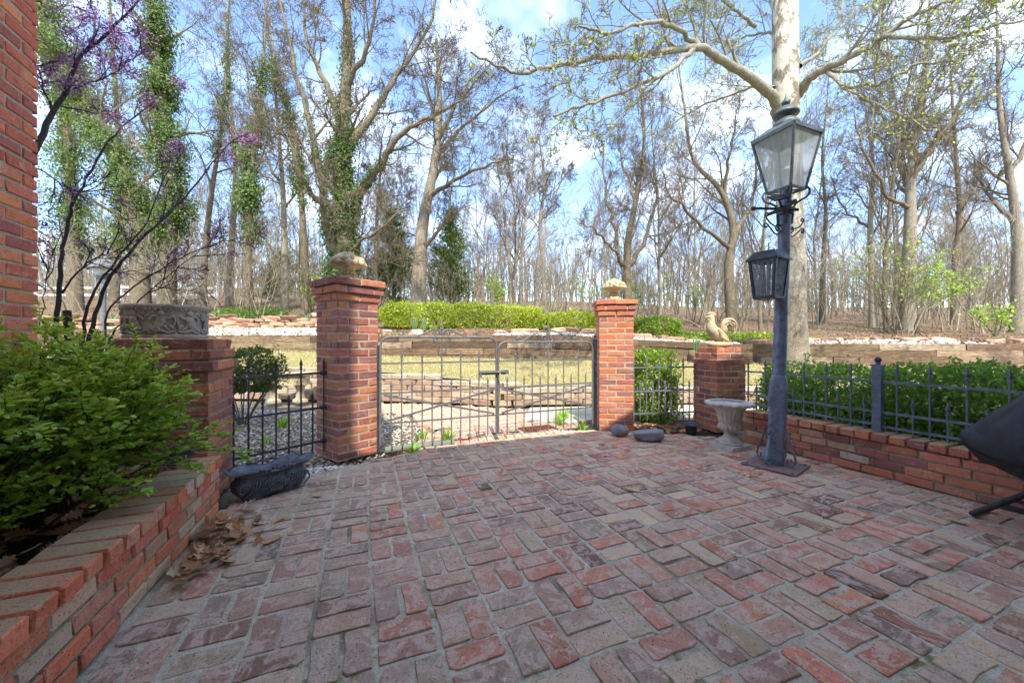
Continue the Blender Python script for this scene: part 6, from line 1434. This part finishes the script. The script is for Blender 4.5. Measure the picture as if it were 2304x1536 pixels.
for pts_, r0 in STEMS:
    p, rr = limb(T, [pt(a, b_, Y + c) for a, b_, c in pts_], r0 * .8, r0 * .2, 8, 1, 5, .006, r); sprout(T, p, rr, 7, .38, 3, r, RB, .3, tips); bl.append(p)
limb(T, [b0, Vector((b0.x - .02, Y, .5)), pt(150, 700, Y + .05)], .05, .03, 9, 0)
for p in (bl[2], bl[3], bl[4], bl[5]): limb(T, [b0 + Vector((.02, 0, .2)), p[0].lerp(b0, .4), p[0]], .03, .018, 7, 1)
limb(T, [Vector((b0.x - .35, Y - .3, .1)), pt(20, 600, Y - .35), bl[6][0]], .05, .036, 8, 1)
t = finish(T, 'redbud_tree', 'redbud with dark arching stems and purple blossom beside the brick house wall', b0, 'bark_red')
Q = []
for k, p in enumerate(bl):
    w = (200, 40, 140, 220, 50, 30, 700, 160, 450, 240, 30, 6)[k]; i = rng.integers(1, len(p) - 1, w) if k not in (0, 2, 3, 6) else rng.integers(len(p) // 2, len(p) - 1, w)
    A = np.array([tuple(q) for q in p]); c = A[i] + (A[i + 1] - A[i]) * rng.random((w, 1)); cl = np.sin(i * 1.7 + k) > -.3; Q.append(c[cl] + rng.normal(size=(cl.sum(), 3)) * .035)
tp = np.array([tuple(q) for q in tips]); hi_ = tp[(tp[:, 2] > 3.0)]; lo_ = tp[tp[:, 2] <= 3.0]; lo_ = lo_[rng.random(len(lo_)) < .10]
Q.append(np.repeat(hi_, 2, 0) + rng.normal(size=(len(hi_) * 2, 3)) * .03); Q.append(np.repeat(lo_, 4, 0) + rng.normal(size=(len(lo_) * 4, 3)) * .025)
Q = np.concatenate(Q) - np.array(tuple(b0)); leaves('blossom', Q, rng.uniform(.014, .026, len(Q)), [(172, 122, 172), (152, 102, 156), (190, 146, 188), (140, 96, 144)], 'petal', t, 0, .8)

# ------------------------------------------------------------------ leafy shrub in the planter
t = thing('leafy_shrub', 'bright green leafy shrub spilling over the brick planter', 'shrub', ab(1.9, -1.4) + (.25,)); O = np.array(t.location)
rs = random.Random(12); T = [Tubes(), Tubes()]; LP, LN, LT, LS = [], [], [], []
def shoot(p, d, L, rad, lvl):
    n = 7 if lvl < 2 else 5; pts_ = [p.copy()]; q = p.copy(); d = d.normalized()
    for i in range(n):
        d = (d + Vector((rs.gauss(0, .12), rs.gauss(0, .12), rs.gauss(0, .09) - (.055 if lvl else .045)))).normalized(); q = q + d * L / n; pts_.append(q.copy())
    T[1].add(pts_, [max(rad * (1 - .7 * i / n), .0009) for i in range(n + 1)], 5 if lvl == 0 else 3)
    if lvl < 2:
        for c in range((9, 6)[lvl]):
            f = .25 + .75 * (c + rs.random()) / (9, 6)[lvl]; i = min(int(f * n), n - 1); dd = (pts_[i + 1] - pts_[i]).normalized(); pr = rperp(dd, rs); pr.z = abs(pr.z) * .6
            shoot(pts_[i].copy(), dd * .75 + pr * rs.uniform(.4, .9), L * rs.uniform(.25, .45), rad * .45, lvl + 1)
    if lvl >= 1:
        m_ = (8, 8)[lvl - 1]
        for c in range(m_):
            f = .15 + .85 * c / (m_ - 1); i = min(int(f * n), n - 1); pp = pts_[i].lerp(pts_[i + 1], f * n - i if f < 1 else 1); dd = (pts_[i + 1] - pts_[i]).normalized(); side = dd.cross(Vector((0, 0, 1))).normalized()
            for s in (-1, 1):
                if rs.random() < .85: LP.append(pp); LT.append(dd * .5 + side * s * .8 + Vector((0, 0, rs.uniform(-.25, .2)))); LN.append(Vector((rs.gauss(0, .3), rs.gauss(0, .3), 1))); LS.append(rs.uniform(.55, 1.1) * (1.0 if f < .8 else .7))
for k in range(26):
    a = rs.uniform(2.1, 2.75); b_ = rs.uniform(-1.5, -1.2); x, y = ab(a, b_); p = Vector((x, y, .26))
    d = Vector(ab(rs.gauss(-.1, .3), rs.gauss(.25, .4)) + (rs.uniform(1.2, 2.0),)); shoot(p, d, rs.uniform(.5, .8), .006, 0)
for k in range(64):
    a = rs.uniform(1.45, 2.66); b_ = rs.uniform(-1.64, -1.36); x, y = ab(a, b_); p = Vector((x, y, .26))
    d = Vector(ab(rs.gauss(.05, .4), rs.gauss(.28, .42)) + (rs.uniform(1.2, 2.2),)); shoot(p, d, rs.uniform(.58, .84), .006, 0)
for k in range(12):
    a = rs.uniform(.8, 1.5); x, y = ab(a, rs.uniform(-1.64, -1.5)); shoot(Vector((x, y, .26)), Vector(ab(rs.gauss(.1, .4), rs.gauss(.1, .3)) + (1.6,)), rs.uniform(.35, .6), .005, 0)
for k in range(7):
    a = rs.uniform(1.2, 2.5); x, y = ab(a, -1.4); shoot(Vector((x, y, .27)), Vector(ab(.1, .8) + (.8,)), .34, .004, 1)
me = T[1].mesh('stems'); me.transform(Matrix.Translation(-Vector(O))); link('stems', me, 'bark_red', t)
LP = np.array([tuple(q) for q in LP]) - O; LN = np.array([tuple(q) for q in LN]); LT = np.array([tuple(q) for q in LT]); LT /= np.linalg.norm(LT, axis=1)[:, None]
v, f = leaf_cards(LP, np.array(LS) * rng.uniform(.6, 1.2, len(LS)) * .034, LN, .12, 1, .62, rng, LT)
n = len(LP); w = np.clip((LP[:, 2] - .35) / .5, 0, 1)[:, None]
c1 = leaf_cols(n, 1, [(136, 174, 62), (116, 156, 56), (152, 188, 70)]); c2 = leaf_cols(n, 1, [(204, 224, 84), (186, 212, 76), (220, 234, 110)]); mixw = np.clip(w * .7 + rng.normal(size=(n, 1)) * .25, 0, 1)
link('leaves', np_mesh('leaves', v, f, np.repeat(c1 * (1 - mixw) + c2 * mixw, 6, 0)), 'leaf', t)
